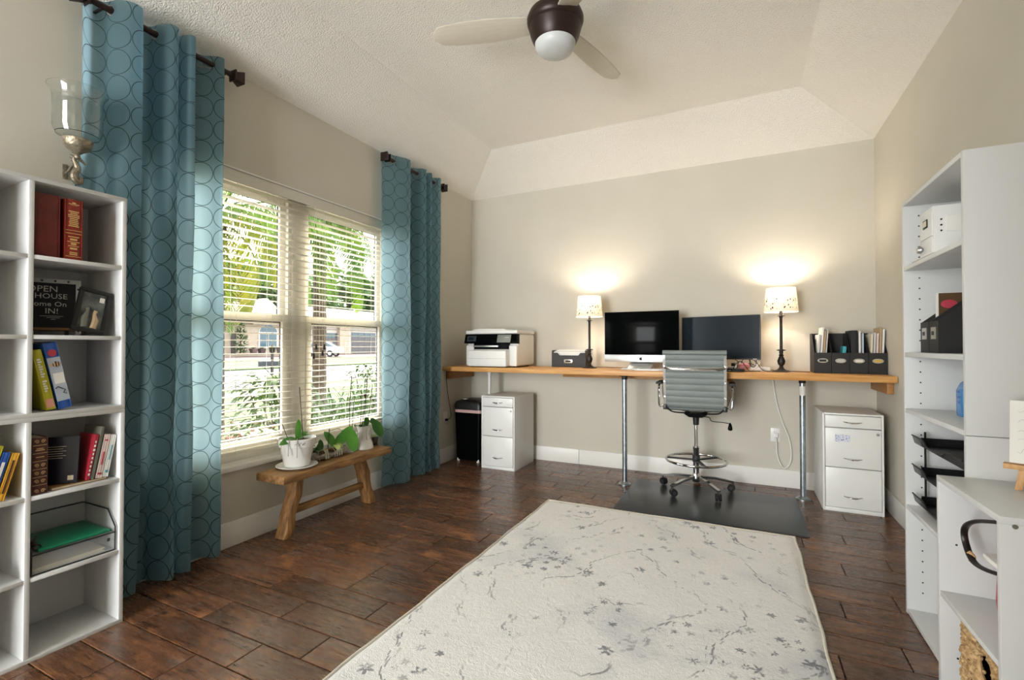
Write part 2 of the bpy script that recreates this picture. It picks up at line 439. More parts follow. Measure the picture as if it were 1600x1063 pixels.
base = mixc(n, math_n(n, 'MULTIPLY', spk, .45), base, lin('#8F9399'))
base = mixc(n, math_n(n, 'MULTIPLY', fl, .85), base, lin('#5F636C'))
base = mixc(n, math_n(n, 'MULTIPLY', lines, .75), base, lin('#63656B'))
n.links.new(base, b.inputs['Base Color'])
bp = n.nodes.new('ShaderNodeBump'); bp.inputs['Strength'].default_value = .9; bp.inputs['Distance'].default_value = .006
n.links.new(math_n(n, 'ADD', noise(n, O, 34, 5, .65, .8), math_n(n, 'MULTIPLY', noise(n, O, 240, 2), .5)), bp.inputs['Height']); n.links.new(bp.outputs[0], b.inputs['Normal'])

# lamp shade: white fabric with a brown sprig print on its lower half
m, n, b = node_mat('lamp_fabric', .8)
tc = n.nodes.new('ShaderNodeTexCoord'); O = tc.outputs['Object']; sz = n.nodes.new('ShaderNodeSeparateXYZ'); n.links.new(O, sz.inputs[0])
an = math_n(n, 'ARCTAN2', sz.outputs[1], sz.outputs[0])
cb = n.nodes.new('ShaderNodeCombineXYZ'); n.links.new(math_n(n, 'MULTIPLY', an, .115), cb.inputs[0]); n.links.new(sz.outputs[2], cb.inputs[1])
vo = n.nodes.new('ShaderNodeTexVoronoi'); vo.inputs['Scale'].default_value = 55; n.links.new(mapping(n, cb.outputs[0], (1.5, .8, 1)), vo.inputs['Vector'])
dots = math_n(n, 'MULTIPLY', ramp(n, vo.outputs['Distance'], .42, .34), ramp(n, noise(n, cb.outputs[0], 17, 2), .47, .54))
dots = math_n(n, 'MULTIPLY', dots, math_n(n, 'MULTIPLY', ramp(n, sz.outputs[2], .61, .57), ramp(n, sz.outputs[2], .485, .50)))
colr = mixc(n, dots, lin('#EFE9DC'), lin('#2E1D10'))
n.links.new(colr, b.inputs['Base Color'])
t = n.nodes.new('ShaderNodeBsdfTranslucent'); n.links.new(colr, t.inputs[0])
mx = n.nodes.new('ShaderNodeMixShader'); mx.inputs[0].default_value = .22
n.links.new(b.outputs[0], mx.inputs[1]); n.links.new(t.outputs[0], mx.inputs[2]); n.links.new(mx.outputs[0], n.nodes['Material Output'].inputs[0])

# ------------------------------------------------------------------ the room
W, H, HF, INS, YR = 3.675, 2.816, 3.09, .55, -5.05
WY0, WY1, WZ0, WZ1, WT = -3.16, -1.325, .47, 2.25, .16      # window opening in the left wall
mb = MB(); T = .12
def ring_faces(mb, o, i):
    k = len(mb.v); mb.v += o+i
    for j in range(4): mb.f.append((k+j, k+(j+1) % 4, k+4+(j+1) % 4, k+4+j))
ou = [(0, 0, H), (W, 0, H), (W, YR, H), (0, YR, H)]
inn = [(INS, -INS, HF), (W-INS, -INS, HF), (W-INS, YR+INS, HF), (INS, YR+INS, HF)]
ou2 = [(-WT, WT, H), (W+WT, WT, H), (W+WT, YR-WT, H), (-WT, YR-WT, H)]
top = [(-WT, WT, HF+.15), (W+WT, WT, HF+.15), (W+WT, YR-WT, HF+.15), (-WT, YR-WT, HF+.15)]
ring_faces(mb, ou, inn); mb.add(inn, [(0, 1, 2, 3)]); ring_faces(mb, ou, ou2); ring_faces(mb, ou2, top); mb.add(top, [(0, 1, 2, 3)])
struct('ceiling', mb, 'ceiling_paint', smooth=False)
mb = MB()
mb.box(-WT, YR-WT, -.3, 0, WY0, H).box(-WT, WY1, -.3, 0, WT, H).box(-WT, WY0, -.3, 0, WY1, WZ0-.03).box(-WT, WY0, WZ1, 0, WY1, H)
struct('wall_left', mb, 'wall_paint', smooth=False)
struct('wall_back', MB().box(0, 0, -.3, W+WT, WT, H), 'wall_paint', smooth=False)
struct('wall_right', MB().box(W, YR-WT, -.3, W+WT, 0, H), 'wall_paint', smooth=False)
# rear wall with a wide cased opening to the foyer (behind the camera)
RX0, RX1, RZ = .06, 2.3, 2.55
struct('wall_rear', MB().box(0, YR-WT, -.3, RX0, YR, H).box(RX1, YR-WT, -.3, W, YR, H).box(RX0, YR-WT, RZ, RX1, YR, H), 'wall_paint', smooth=False)
FY = -8.15
struct('wall_foyer_left', MB().box(-WT, FY, -.3, 0, YR-WT, 2.75), 'wall_paint', smooth=False)
struct('wall_foyer_right', MB().box(W, FY, -.3, W+WT, YR-WT, 2.75), 'wall_paint', smooth=False)
struct('wall_foyer_end', MB().box(-WT, FY-WT, -.3, W+WT, FY, 2.75), 'wall_paint', smooth=False)
struct('ceiling_foyer', MB().box(-WT, FY-WT, 2.75, W+WT, YR-WT, 2.87), 'trim_white', smooth=False)
# floor: mortar bed with one object per wood-look plank
fl_o = struct('floor', MB().box(-.02, FY, -.3, W+.02, .02, -.006), 'grout', smooth=False)
PW, PL, G = .1525, .61, .0048
pm = MB().box(G/2, G/2, -.012, PL-G/2, PW-G/2, 0).mesh('plank', 'floor_plank', bevel=.0016, seg=1)
offs = {0: .40, 1: .605, 2: .30, 3: .03, 4: .38}
for r in range(40):
    y0 = -3.4575+PW*(r-10)
    if y0 > 0 or y0 < -5.1: continue
    off = offs.get(r-10, (r*.2287) % PL)
    x = off-PL
    while x < W:
        a, c_ = max(x, 0), min(x+PL, W); d_ = min(y0+PW, 0)
        if c_-a > .02:
            if a == x and c_ == x+PL and d_ == y0+PW: link('plank', pm, fl_o, (x, y0, 0))
            else:
                q = MB().box(a+G/2-x, G/2, -.012, c_-G/2-x, d_-G/2-y0, 0).build('plank', 'floor_plank', fl_o, bevel=.0016, seg=1, loc=(x, y0, 0))
        x += PL
struct('floor_foyer', MB().box(0, FY, -.006, W, -5.12, 0), 'floor_plank', smooth=False)
# baseboards
BH, BT = .145, .015
struct('baseboard_back', MB().box(0, -BT, 0, 1.255, 0, BH).box(1.257, -BT, 0, W, 0, BH), 'trim_white', bevel=.002)
struct('baseboard_left', MB().box(0, YR, 0, BT, -BT, BH), 'trim_white', bevel=.002)
struct('baseboard_right', MB().box(W-BT, YR, 0, W, -BT, BH), 'trim_white', bevel=.002)
struct('baseboard_rear', MB().box(BT, YR, 0, RX0, YR+BT, BH).box(RX1, YR, 0, W-BT, YR+BT, BH), 'trim_white', bevel=.002)
# window: return lining, twin single-hung units, glass
win = bpy.data.objects.new('window_1', None); C.objects.link(win); win['kind'] = 'structure'; win.location = (0, (WY0+WY1)/2, WZ0)
def wp(name, mb, m, parent=win, **k): return mb.shift(-Vector(win.location)).build(name, m, parent, **k)
mb = MB(); e = .008
mb.box(-WT, WY0, WZ1-e, 0, WY1, WZ1).box(-WT, WY0, WZ0, 0, WY0+e, WZ1).box(-WT, WY1-e, WZ0, 0, WY1, WZ1)
wp('lining', mb, 'trim_white')
wp('sill', MB().box(-WT, WY0-.0, WZ0-.03, .022, WY1+.0, WZ0), 'trim_white', bevel=.003)
ym = (WY0+WY1)/2
wp('mullion', MB().box(-.15, ym-.045, WZ0, -.085, ym+.045, WZ1-e), 'vinyl_frame', bevel=.002)
FX0, FX1 = -.15, -.09
for (a, c_) in ((WY0+e, ym-.045), (ym+.045, WY1-e)):
    fo = wp('unit_frame', MB().box(FX0, a, WZ0, FX1, a+.03, WZ1-e).box(FX0, c_-.03, WZ0, FX1, c_, WZ1-e).box(FX0, a+.03, WZ1-.055, FX1, c_-.03, WZ1-e).box(FX0, a+.03, WZ0, FX1, c_-.03, WZ0+.05), 'vinyl_frame', bevel=.002)
    i0, i1 = a+.03, c_-.03
    # upper sash (outer track) and lower sash (inner track)
    for nm, xa, xb, z0, z1, sw in (('upper_sash', -.145, -.118, 1.33, WZ1-.055, .045), ('lower_sash', -.114, -.085, WZ0+.05, 1.395, .045)):
        so = MB().box(xa, i0, z0, xb, i0+sw, z1).box(xa, i1-sw, z0, xb, i1, z1).box(xa, i0+sw, z1-.05, xb, i1-sw, z1).box(xa, i0+sw, z0, xb, i1-sw, z0+(.07 if nm == 'lower_sash' else .05))
        s_o = wp(nm, so, 'vinyl_frame', bevel=.002)
        xm = (xa+xb)/2
        g = MB().box(xm-.002, i0+sw, z0+.05, xm+.002, i1-sw, z1-.05).shift(-Vector(win.location)); g.build('pane', 'window_glass', s_o)
        MB().box(xa+.004, i0+sw, z0+.05, xa+.008, i0+sw+.006, z1-.05).box(xa+.004, i1-sw-.006, z0+.05, xa+.008, i1-sw, z1-.05).box(xa+.004, i0+sw, z1-.056, xa+.008, i1-sw, z1-.05).shift(-Vector(win.location)).build('gasket', 'black_plastic', s_o)
# ------------------------------------------------------------------ blind
bl = thing('venetian_blind', 'wide white two inch slat blind filling the window recess', 'blind', (-.045, ym, WZ0))
B0, B1 = WY0+.02-ym, WY1-.02-ym
MB().box(-.03, B0, 1.722, .03, B1, 1.768).build('headrail', 'slat_white', bl, bevel=.003)
MB().box(.031, B0-.006, 1.70, .037, B1+.006, 1.770).build('valance', 'slat_white', bl, bevel=.002)
sl = []
for i in range(7):
    x = -.025+.05*i/6; sl.append((x, .0016*(1-((x)/.025)**2)))
sec = sl+[(x, z-.0026) for x, z in sl[::-1]]
sm = MB().prism([(p[0], p[1]) for p in sec], 1, B0, B1).mesh('slat', 'slat_white')
zs = []; z = 1.694
while z > .095: zs.append(z); z -= .043
for i, z in enumerate(zs): link('slat', sm, bl, (0, 0, z), (0, math.radians(1.5*math.sin(i*1.7)), 0))
MB().box(-.025, B0, .058, .025, B1, .074).build('bottom_rail', 'slat_white', bl, bevel=.003)
for yy in (-2.735, -2.49, -2.06, -1.80, -1.52, -3.0):
    MB().cyl((.028, yy-ym, .06), (.028, yy-ym, 1.72), .0009, 5).cyl((-.028, yy-ym, .06), (-.028, yy-ym, 1.72), .0009, 5).build('ladder_cord', 'cord_white', bl)
for yy, zz in ((-2.175, 1.10), (-2.155, 1.165), (-2.098, 1.12), (-2.082, 1.165)):
    lc = MB().cyl((.046, yy-ym, zz-WZ0+.03), (.046, yy-ym, 1.70), .0011, 5).build('lift_cord', 'cord_white', bl)
    MB().lathe([(.003, .018), (.006, .012), (.009, -.012), (.0085, -.02), (.002, -.024)], 10, (.046, yy-ym, zz-WZ0+.012)).build('tassel', 'dark_iron', lc)

# ------------------------------------------------------------------ curtains and rods
def rod(label, y0, y1, grommets):
    t = thing('curtain_rod', label, 'curtain rod', (.09, (y0+y1)/2, 2.742), group='curtain rods over the window')
    hw = (y1-y0)/2
    MB().cyl((0, -hw, 0), (0, hw, 0), .0145, 16).build('rod', 'bronze', t)
    for s in (-1, 1):
        f = MB()
        f.tube([(0, s*hw, 0), (0, s*(hw+.012), 0)], .019, 16)
        f.prism([(-.030, -.030), (.030, -.030), (.030, .030), (-.030, .030)], 1, s*(hw+.012), s*(hw+.022))
        k = len(f.v); y_a, y_b = s*(hw+.022), s*(hw+.066)
        f.hexa([(-.021, y_a, -.021), (.021, y_a, -.021), (.036, y_b, -.036), (-.036, y_b, -.036), (-.021, y_a, .021), (.021, y_a, .021), (.036, y_b, .036), (-.036, y_b, .036)])
        f.build('finial', 'bronze', t, bevel=.002)
        br = MB().box(-.09, s*(hw-.035)-.012, -.035, -.082, s*(hw-.035)+.012, .035).box(-.085, s*(hw-.035)-.006, -.022, .005, s*(hw-.035)+.006, -.014)
        br.build('bracket', 'bronze', t, bevel=.001)
    return t
rod('dark bronze curtain rod with square finials above the bookcase', -3.50, -2.855, None)
rod('dark bronze curtain rod with square finials by the desk corner', -1.49, -.735, None)
def curtain(label, prof, top, bot, spread, gy, squeeze=1.0):
    P = crom([(p[1], p[0], 0) for p in prof], 7)
    yc = sum(p.y for p in P)/len(P)
    t = thing('curtain', label, 'curtain', (.09, yc, 0), group='teal curtains')
    u = [0.0]
    for i in range(1, len(P)): u.append(u[-1]+(P[i]-P[i-1]).length)
    mb = MB(); mb.uv = []; rows = []; N = 40
    for j in range(N+1):
        z = top+(bot-top)*j/N; tt = j/N; row = []
        for i, p in enumerate(P):
            sp_ = 1+spread*tt
            wob_ = .010*math.sin(5.0*tt*PI+i*.21)*tt + .006*math.sin(11*tt+i*.5)*tt
            x = .09+(p.x-.09)*(1-.12*tt)+wob_
            sq = min(1, max(0, (2.12-z)/.24))*min(1, max(0, (-3.43-p.y)/.022)) if squeeze < 1 else 0; sq = sq*sq*(3-2*sq)
            x = x+(.018+.004*math.sin(i)-x)*sq
            row.append((max(x, .014 if squeeze < 1 and p.y < -3.41 else .031)-.09, (p.y-yc)*(sp_ if squeeze == 1 else 1)+(1-sq)*.006*math.sin(3*tt*PI+i*.33)*tt, z))
            mb.uv.append((u[i], z))
        rows.append(row)
    mb.grid(rows)
    mb.build('cloth', 'curtain_cloth', t, smooth=180)
    # hem band seam and eyelets
    for (yy, xx, tx, ty) in gy:
        a = [(xx-.09+tx*.023*math.cos(2*PI*k/20), yy-yc+ty*.023*math.cos(2*PI*k/20), 2.742+.023*math.sin(2*PI*k/20)) for k in range(20)]
        MB().tube(a, .0042, 6, closed=True).build('grommet', 'brushed_steel', t)
    return t
LP = [(-3.525, .075), (-3.475, .035), (-3.435, .05), (-3.415, .12), (-3.38, .165), (-3.335, .165), (-3.312, .12), (-3.305, .07), (-3.275, .04), (-3.245, .05), (-3.23, .12), (-3.205, .168), (-3.172, .165), (-3.158, .11), (-3.156, .05), (-3.147, .03), (-3.138, .05), (-3.135, .12), (-3.118, .17), (-3.092, .17), (-3.078, .11), (-3.068, .05), (-3.03, .035), (-2.985, .05), (-2.945, .11), (-2.915, .125), (-2.892, .09), (-2.885, .05)]
curtain('long teal ring-pattern curtain hanging beside the white cube bookcase', LP, 2.79, .022, .04, [(-3.235, .085, .35, .94), (-3.0, .05, .3, .95), (-2.972, .075, .5, .86), (-3.42, .09, .5, .86)], .875)
RP = [(-1.545, .055), (-1.505, .06), (-1.43, .10), (-1.345, .145), (-1.285, .15), (-1.258, .11), (-1.24, .06), (-1.20, .035), (-1.15, .05), (-1.09, .13), (-1.055, .15), (-1.038, .10), (-1.025, .055), (-1.0, .06), (-.975, .13), (-.955, .14), (-.94, .08), (-.92, .035), (-.875, .06), (-.83, .13), (-.80, .135), (-.775, .085), (-.77, .05)]
curtain('long teal ring-pattern curtain hanging between the window and the desk', RP, 2.79, .022, -.02, [(-1.45, .09, .45, .89), (-1.12, .09, .6, .8), (-.99, .09, .7, .7)])

# ------------------------------------------------------------------ hurricane sconce with seahorse
sc = thing('wall_sconce', 'glass hurricane wall sconce on a pewter seahorse above the bookcase', 'sconce', (.115, -3.552, 1.893))
pr = [(.004, .192), (.050, .194), (.074, .205), (.084, .232), (.085, .30), (.085, .36), (.090, .385), (.103, .405), (.1, .406), (.087, .385), (.082, .36), (.082, .235), (.072, .209), (.05, .198), (.004, .196)]
MB().lathe(pr, 40, cap=False).build('glass_shade', 'clear_glass', sc)
MB().lathe([(.012, .128), (.020, .135), (.040, .148), (.050, .165), (.053, .186), (.047, .191), (.010, .191)], 28).build('candle_cup', 'pewter', sc)
P = crom([(0, .002, .132), (0, -.008, .118), (0, -.012, .10), (0, -.004, .08), (0, .001, .062), (0, -.008, .042), (0, -.012, .024), (0, -.004, .006), (0, .010, .006), (0, .012, .020), (0, .004, .022)], 6)
rs = [max(.0045, .0135*math.sin(PI*min(1, .12+.88*(1-i/len(P))))) for i in range(len(P))]
sh = MB().tube(P, rs, 10); sh.tube([(0, .0, .112), (0, .018, .098), (0, .028, .088)], [.008, .005, .0035], 8).ball((0, -.002, .113), .0115, 8)
for i in range(4, 26, 4): sh.tube([P[i], P[i]+Vector((0, -.017, .004))], [.005, .001], 5)
sh.build('seahorse', 'pewter', sc)
MB().tube([(0, -.012, .08), (-.06, -.008, .06), (-.108, 0, .06)], .005, 8).box(-.115, -.009, .035, -.107, .009, .10).build('wall_arm', 'pewter', sc, bevel=.001)

# ------------------------------------------------------------------ cube bookcase (two stacked units)
def cube_unit(label, z0, hgt):
    t = thing('cube_bookcase', label, 'bookcase', (.183, -3.925, z0), group='stacked cube bookcases')
    PT = .016; hw = .46; dp = .147
    MB().box(-dp, -hw, hgt-PT, dp, hw, hgt).build('top_panel', 'white_laminate', t, bevel=.0012)
    MB().box(-dp, -hw, 0, dp, hw, PT).build('bottom_panel', 'white_laminate', t, bevel=.0012)
    for s in (-1, 1): MB().box(-dp, s*hw-(PT if s > 0 else 0), PT, dp, s*hw+(0 if s > 0 else PT), hgt-PT).build('side_panel', 'white_laminate', t, bevel=.0012)
    cy = [-hw+.305-.0, hw-.305]
    for y in cy: MB().box(-dp, y-PT/2, PT, dp-.001, y+PT/2, hgt-PT).build('divider', 'white_laminate', t, bevel=.0012)
    for k in (1, 2):
        zz = hgt*k/3
        for a, b in ((-hw+PT, cy[0]-PT/2), (cy[0]+PT/2, cy[1]-PT/2), (cy[1]+PT/2, hw-PT)):
            MB().box(-dp+.004, a, zz-PT/2, dp-.002, b, zz+PT/2).build('shelf', 'white_laminate', t, bevel=.0012)
    MB().box(-dp, -hw+PT, PT, -dp+.003, hw-PT, hgt-PT).build('back_panel', 'white_laminate', t)
    return t
cube_unit('lower white cube bookcase standing on the floor by the teal curtain', 0, .912)
cube_unit('upper white cube bookcase stacked on the lower one below the sconce', .912, .908)
SZ = [.016, .312, .616, .928, 1.2227, 1.5253]     # surfaces, bottom to top

def book(label, y, z, t_, h, d, cover, spine_marks=None, tilt=0, x=.31, yaw=0, group=None, pages='pages', cat='book', markmat='gold'):
    """spine faces the room (+x); tilt leans it along y"""
    b = thing('book', label, cat, (x, y, z), rot=(tilt, 0, yaw), group=group)
    mb = MB().box(-d, -t_/2, 0, 0, -t_/2+.003, h).box(-d, t_/2-.003, 0, 0, t_/2, h)
    n_ = 6; arc = [(0-.004+.004*math.sin(PI*i/n_), -t_/2+t_*i/n_) for i in range(n_+1)]
    mb.prism(arc+[(-.006, t_/2), (-.006, -t_/2)], 2, 0, h)
    mb.build('cover', cover, b, bevel=.0008)
    MB().box(-d+.004, -t_/2+.003, .003, -.006, t_/2-.003, h-.003).build('page_block', pages, b)
    if spine_marks:
        q = MB()
        for (u0, u1, v0, v1) in spine_marks: q.box(-.002, -t_/2+t_*u0, h*v0, .0009, -t_/2+t_*u1, h*v1)
        q.build('spine_print', markmat, b)['kind'] = 'stuff'
    return b
def bars(v0, v1, n, u0=.2, u1=.8, seed=1):
    r = random.Random(seed); out = []
    for i in range(n):
        a = v0+(v1-v0)*i/n; j = r.uniform(0, .14); out.append((u0+j, u1-j, a, a+(v1-v0)/n*.55))
    return out
book('thick worn dark red hardback on the top bookcase shelf', -3.717, SZ[5]+.001, .073, .243, .19, 'red_leather')
book('red leather book with gold spine lettering on the top shelf', -3.638, SZ[5]+.001, .056, .243, .17, 'red_leather_bright', [(.05, .95, .05, .058), (.05, .95, .43, .438), (.05, .95, .48, .488)]+bars(.08, .14, 2, .15, .85, 2)+bars(.55, .82, 9, .18, .82, 3)+[(.3, .7, .9, .905), (.2, .8, .915, .925), (.4, .6, .93, .95), (.3, .7, .17, .2), (.2, .8, .22, .23), (.35, .65, .245, .28), (.15, .85, .29, .30), (.3, .7, .32, .35), (.2, .8, .37, .385)])
# chalkboard sign: leans back, riveted metal frame, timber ledge
sg = thing('chalkboard_sign', 'small chalkboard sign with chalk lettering in a riveted metal frame', 'sign', (.155, -3.657, SZ[4]+.001), rot=(0, math.radians(-8), math.radians(-20)))
SW = .083
MB().box(-.008, -SW, .028, 0, SW, .222).build('board', 'chalkboard', sg)
fr_ = MB().box(-.010, SW, .0, .004, SW+.017, .239).box(-.010, -SW-.017, .0, .004, -SW, .239).box(-.010, -SW, .222, .004, SW, .239)
fo = fr_.build('metal_frame', 'sign_metal', sg, bevel=.001)
rm = MB().ball((0, 0, 0), .0045, 6, (.5, 1, 1)).mesh('rivet', 'black_plastic')
for k in range(5):
    for s_ in (-1, 1): link('rivet', rm, fo, (.004, s_*(SW+.0085), .02+.045*k))
for k in range(4): link('rivet', rm, fo, (.004, -.06+.04*k, .2305))
MB().box(-.008, -SW, .020, .018, SW, .030).build('ledge', 'rustic_wood', sg, bevel=.001)
for a_ in (-.075, .05):
    MB().box(-.075, a_, 0, -.066, a_+.01, .03).build('stand_leg', 'black_plastic', sg)
    MB().box(-.008, a_, 0, 0, a_+.012, .02).build('stand_leg', 'black_plastic', sg)
Mt = Matrix.Translation((.0012, 0, 0)) @ frame_axes((0, 1, 0), (0, 0, 1), (1, 0, 0)).to_4x4()
for body, size, u, v in (('OPEN', .036, -.018, .195), ('HOUSE', .031, .008, .165), ('Come On', .029, -.004, .132), ('IN!', .032, .010, .102)):
    q = text_mb(body, size, .0004); q.xf(Matrix.Translation((0, u, v)) @ Mt); q.build('chalk_lettering', 'chalk', sg)
for (a_, c_, z_) in ((-.025, .045, .081), (-.005, .035, .074), (.008, .022, .067)): MB().box(.0003, a_, z_, .001, c_, z_+.0014).build('chalk_underline', 'chalk', sg)
# black photo frame leaning on the side panel
pf = thing('photo_frame', 'black photo frame with a black and white picture beside the chalkboard sign', 'picture frame', (.285, -3.526, SZ[4]+.003), rot=(math.radians(-12), math.radians(-7), math.radians(-4)))
fw_, fh_, b_ = .055, .185, .016
def pq(mb): return mb.shift((0, -fw_, 0))
pq(MB().box(-.008, -fw_, 0, .008, fw_, b_).box(-.008, -fw_, fh_-b_, .008, fw_, fh_).box(-.008, -fw_, b_, .008, -fw_+b_, fh_-b_).box(-.008, fw_-b_, b_, .008, fw_, fh_-b_)).build('frame', 'black_plastic', pf, bevel=.0015)
pq(MB().box(-.006, -fw_+b_, b_, .001, fw_-b_, fh_-b_)).build('picture', 'photo_print', pf)
pq(MB().tube([(.001, -.016, .02), (.001, -.02, .06), (.001, -.014, .088), (.001, -.016, .104)], [.012, .013, .006, .008], 8)).build('pale_figure', 'book_olive', pf)
pq(MB().tube([(.001, .014, .02), (.001, .017, .055), (.001, .010, .08), (.001, .013, .095)], [.012, .012, .006, .008], 8)).build('pale_figure', 'paper_tan', pf)
pq(MB().box(.001, .017, .135, .002, .034, .156)).build('photo_label', 'paper', pf)
# leaning yellow and blue books
yb = book('yellow hardback leaning against the divider under a blue book', -3.699, SZ[3]+.006, .028, .236, .17, 'book_yellow', [(.1, .9, .04, .18)], tilt=math.radians(11.5), markmat='book_pink')
q = MB()
for k in range(14):
    if k != 8: q.box(.0, -.006, .195-.0095*k, .0012, .004+.003*math.sin(k*2.3), .195-.0095*k+.0062)
q.build('spine_title', 'paper', yb)['kind'] = 'stuff'
bb = book('blue and white reef fish book leaning on the yellow book', -3.656, SZ[3]+.008, .040, .262, .18, 'book_blue', [(.0, 1, .12, .78)], tilt=math.radians(11.5), markmat='book_sky')
q = MB().ball((.0016, 0, .222), .014, 10, (.06, 1, 1)); q.build('red_seal', 'red_print', bb)
q = MB().ball((.0016, .004, .176), .012, 10, (.06, 1, .8)); q.add([(.0018, -.006, .176), (.0018, -.016, .184), (.0018, -.016, .168)], [(0, 1, 2)]); q.build('fish_picture', 'gold_pale', bb)
MB().box(.0016, .001, .166, .0026, .005, .188).box(.0016, .009, .168, .0026, .012, .185).box(.0016, -.007, .170, .0026, -.005, .182).build('fish_stripes', 'black_matte', bb)
MB().box(.0010, -.014, .10, .0017, .018, .142).build('white_panel', 'paper', bb)
MB().tube([(.0018, -.016, .082), (.0018, -.008, .089), (.0018, .004, .078), (.0018, .012, .072), (.0018, .004, .062), (.0018, .014, .056)], .0016, 5).build('eel_picture', 'black_matte', bb)
# shelf three of the right column
bw = book('brown leather book with gold scrolls standing by the divider', -3.734, SZ[2]+.001, .046, .215, .15, 'brown_leather', [(.05, .95, .86, .868), (.05, .95, .72, .726), (.05, .95, .58, .586), (.05, .95, .44, .446), (.05, .95, .30, .306), (.05, .95, .16, .166)], markmat='gold_pale', x=.318)
q = MB()
for k, v in enumerate((.06, .23, .37, .51, .93)):
    for s in (-1, 1):
        a = [(.0012, s*(.009+.007*math.cos(j*.9)*(1-j/11)), .215*v+.008*math.sin(j*.9)*(1-j/13)) for j in range(11)]; q.tube(a, .0011, 4)
q.build('gold_scrolls', 'gold_pale', bw)['kind'] = 'stuff'
for (h_, v0, v1) in ((.013, .77, .785), (.010, .80, .812), (.012, .65, .662)): MB().box(.0005, -h_, .215*v0, .0015, h_, .215*v1).build('gold_title', 'gold_pale', bw)
mg = thing('magazine', 'large thin picture book lying flat under the leaning books', 'book', (.19, -3.604, SZ[2]), rz=.08)
MB().box(-.12, -.10, 0, .11, .085, .0025).box(-.12, -.10, .0095, .11, .085, .012).build('cover', 'rustic_wood', mg)
MB().box(-.118, -.098, .0025, .108, .083, .0095).build('page_block', 'pages', mg)
ml = SZ[2]+.0135
def lean(label, y, t_, h, d, cov, marks=None, mm='paper', tilt=-10, x=.305, yaw=0): return book(label, y, ml, t_, h, d, cov, marks, math.radians(tilt), x, yaw, markmat=mm)
dk = book('black paperback with its cover turned outward in the leaning row', -3.613, ml, .012, .185, .115, 'book_navy', None, math.radians(-8), .300, math.radians(50))
q = MB()
for k in range(6): q.box(-.10, -.0071, .145-.009*k, -.04-.01*(k % 2), -.0061, .147-.009*k)
q.box(-.03, -.0071, .012, -.012, -.0061, .03); q.build('cover_print', 'paper_cream', dk)['kind'] = 'stuff'
lean('thin red spined paperback in the leaning row', -3.582, .012, .185, .13, 'book_red', bars(.1, .9, 9, .2, .8, 5))
lean('grey green thin book standing taller in the leaning row', -3.567, .010, .215, .14, 'book_olive')
lean('blush pink spined paperback in the leaning row', -3.545, .020, .180, .13, 'book_blush', [(.2, .8, .08, .12), (.35, .6, .3, .6), (.25, .75, .85, .88)], 'red_print')
lean('white spined paperback at the end of the leaning row', -3.522, .019, .175, .13, 'book_white', [(.3, .7, .1, .16), (.4, .6, .4, .75)], 'teal_card')
# middle column
zb = SZ[2]+.004
book('slim yellow guide at the far end of the middle cube', -3.888, zb, .018, .205, .14, 'book_yellow', None, math.radians(-14), .31)
bk = book('royal blue paperback between two yellow books in the middle cube', -3.864, zb, .020, .178, .14, 'book_blue', [(.3, .7, .2, .8)], math.radians(-14), .31, markmat='paper')
book('amber yellow paperback leaning outermost in the middle cube', -3.838, zb, .020, .170, .14, 'book_amber', [(.35, .65, .15, .85)], math.radians(-14), .31, markmat='brown_leather')
wj = thing('white_jar', 'small white ceramic jar in the middle column near the floor', 'jar', (.29, -3.868, SZ[1]))
MB().lathe([(.022, 0), (.026, .006), (.027, .03), (.02, .05), (.016, .056)], 20).build('body', 'porcelain', wj)
MB().lathe([(.018, .056), (.018, .060), (.008, .067), (.002, .069)], 16).build('lid', 'porcelain', wj)
# letter tray with folder
lt = thing('letter_tray', 'two tier clear letter tray with black edges in the bookcase', 'letter tray', (.18, -3.6225, SZ[1]))
q = MB(); hx, hy = .135, .133
q.box(-hx, -hy, .0, hx, hy, .003).box(-hx, -hy, .074, hx, hy, .077).box(hx-.003, -hy, .003, hx, hy, .074)
q.prism([(-hx, .077), (hx-.001, .077), (hx-.001, .100), (hx-.06, .165), (-hx, .165)], 1, hy-.003, hy)
q.prism([(-hx, .077), (hx-.001, .077), (hx-.001, .100), (hx-.06, .165), (-hx, .165)], 1, -hy, -hy+.003)
q.box(-hx, -hy+.003, .077, -hx+.003, hy-.003, .165).box(-hx, -hy, .003, hx-.003, -hy+.003, .074).box(-hx, hy-.003, .003, hx-.003, hy, .074)
q.build('acrylic_panels', 'acrylic', lt)
q = MB()
def seg(*p, r=.0028): q.tube(p, r, 6)
seg((hx, -hy, .0028), (hx, hy, .0028)); seg((hx, -hy, .077), (hx, hy, .077)); seg((hx, -hy, .002), (hx, -hy, .10), r=.0045); seg((hx, hy, .002), (hx, hy, .10))
for s in (-1, 1): seg((hx, s*hy, .10), (hx-.06, s*hy, .165), (-hx, s*hy, .165)); seg((hx, s*hy, .077), (-hx, s*hy, .077))
seg((-hx, -hy, .165), (-hx, hy, .165)); q.build('black_edging', 'tray_black', lt)
MB().box(hx, .105, .045, hx+.001, .115, .058).build('label_clip', 'charcoal', lt)
q = MB(); q.box(-.11, -.115, .0, .115, .105, .004).box(-.105, -.12, .004, .11, .10, .008).box(-.10, -.11, .008, .105, .11, .012)
tag(q.build('paper_stack', 'paper_cream', None, loc=(.18, -3.6225, SZ[1]+.0032)), 'loose stack of papers in the bottom tier of the letter tray', 'papers')
q = MB(); r = .02
tag(q.box(-.115, -.115, 0, .118, .115, .012).build('green_folder', 'green_folder', None, bevel=.004, loc=(.178, -3.612, SZ[1]+.0775)), 'glossy green plastic folder on top of the letter tray', 'folder')
fg = thing('figurine', 'small dark carved figurine at the front corner of the letter tray', 'figurine', (.285, -3.742, SZ[1]+.0775))
fg.location = (.283, -3.738, SZ[1]+.0905)
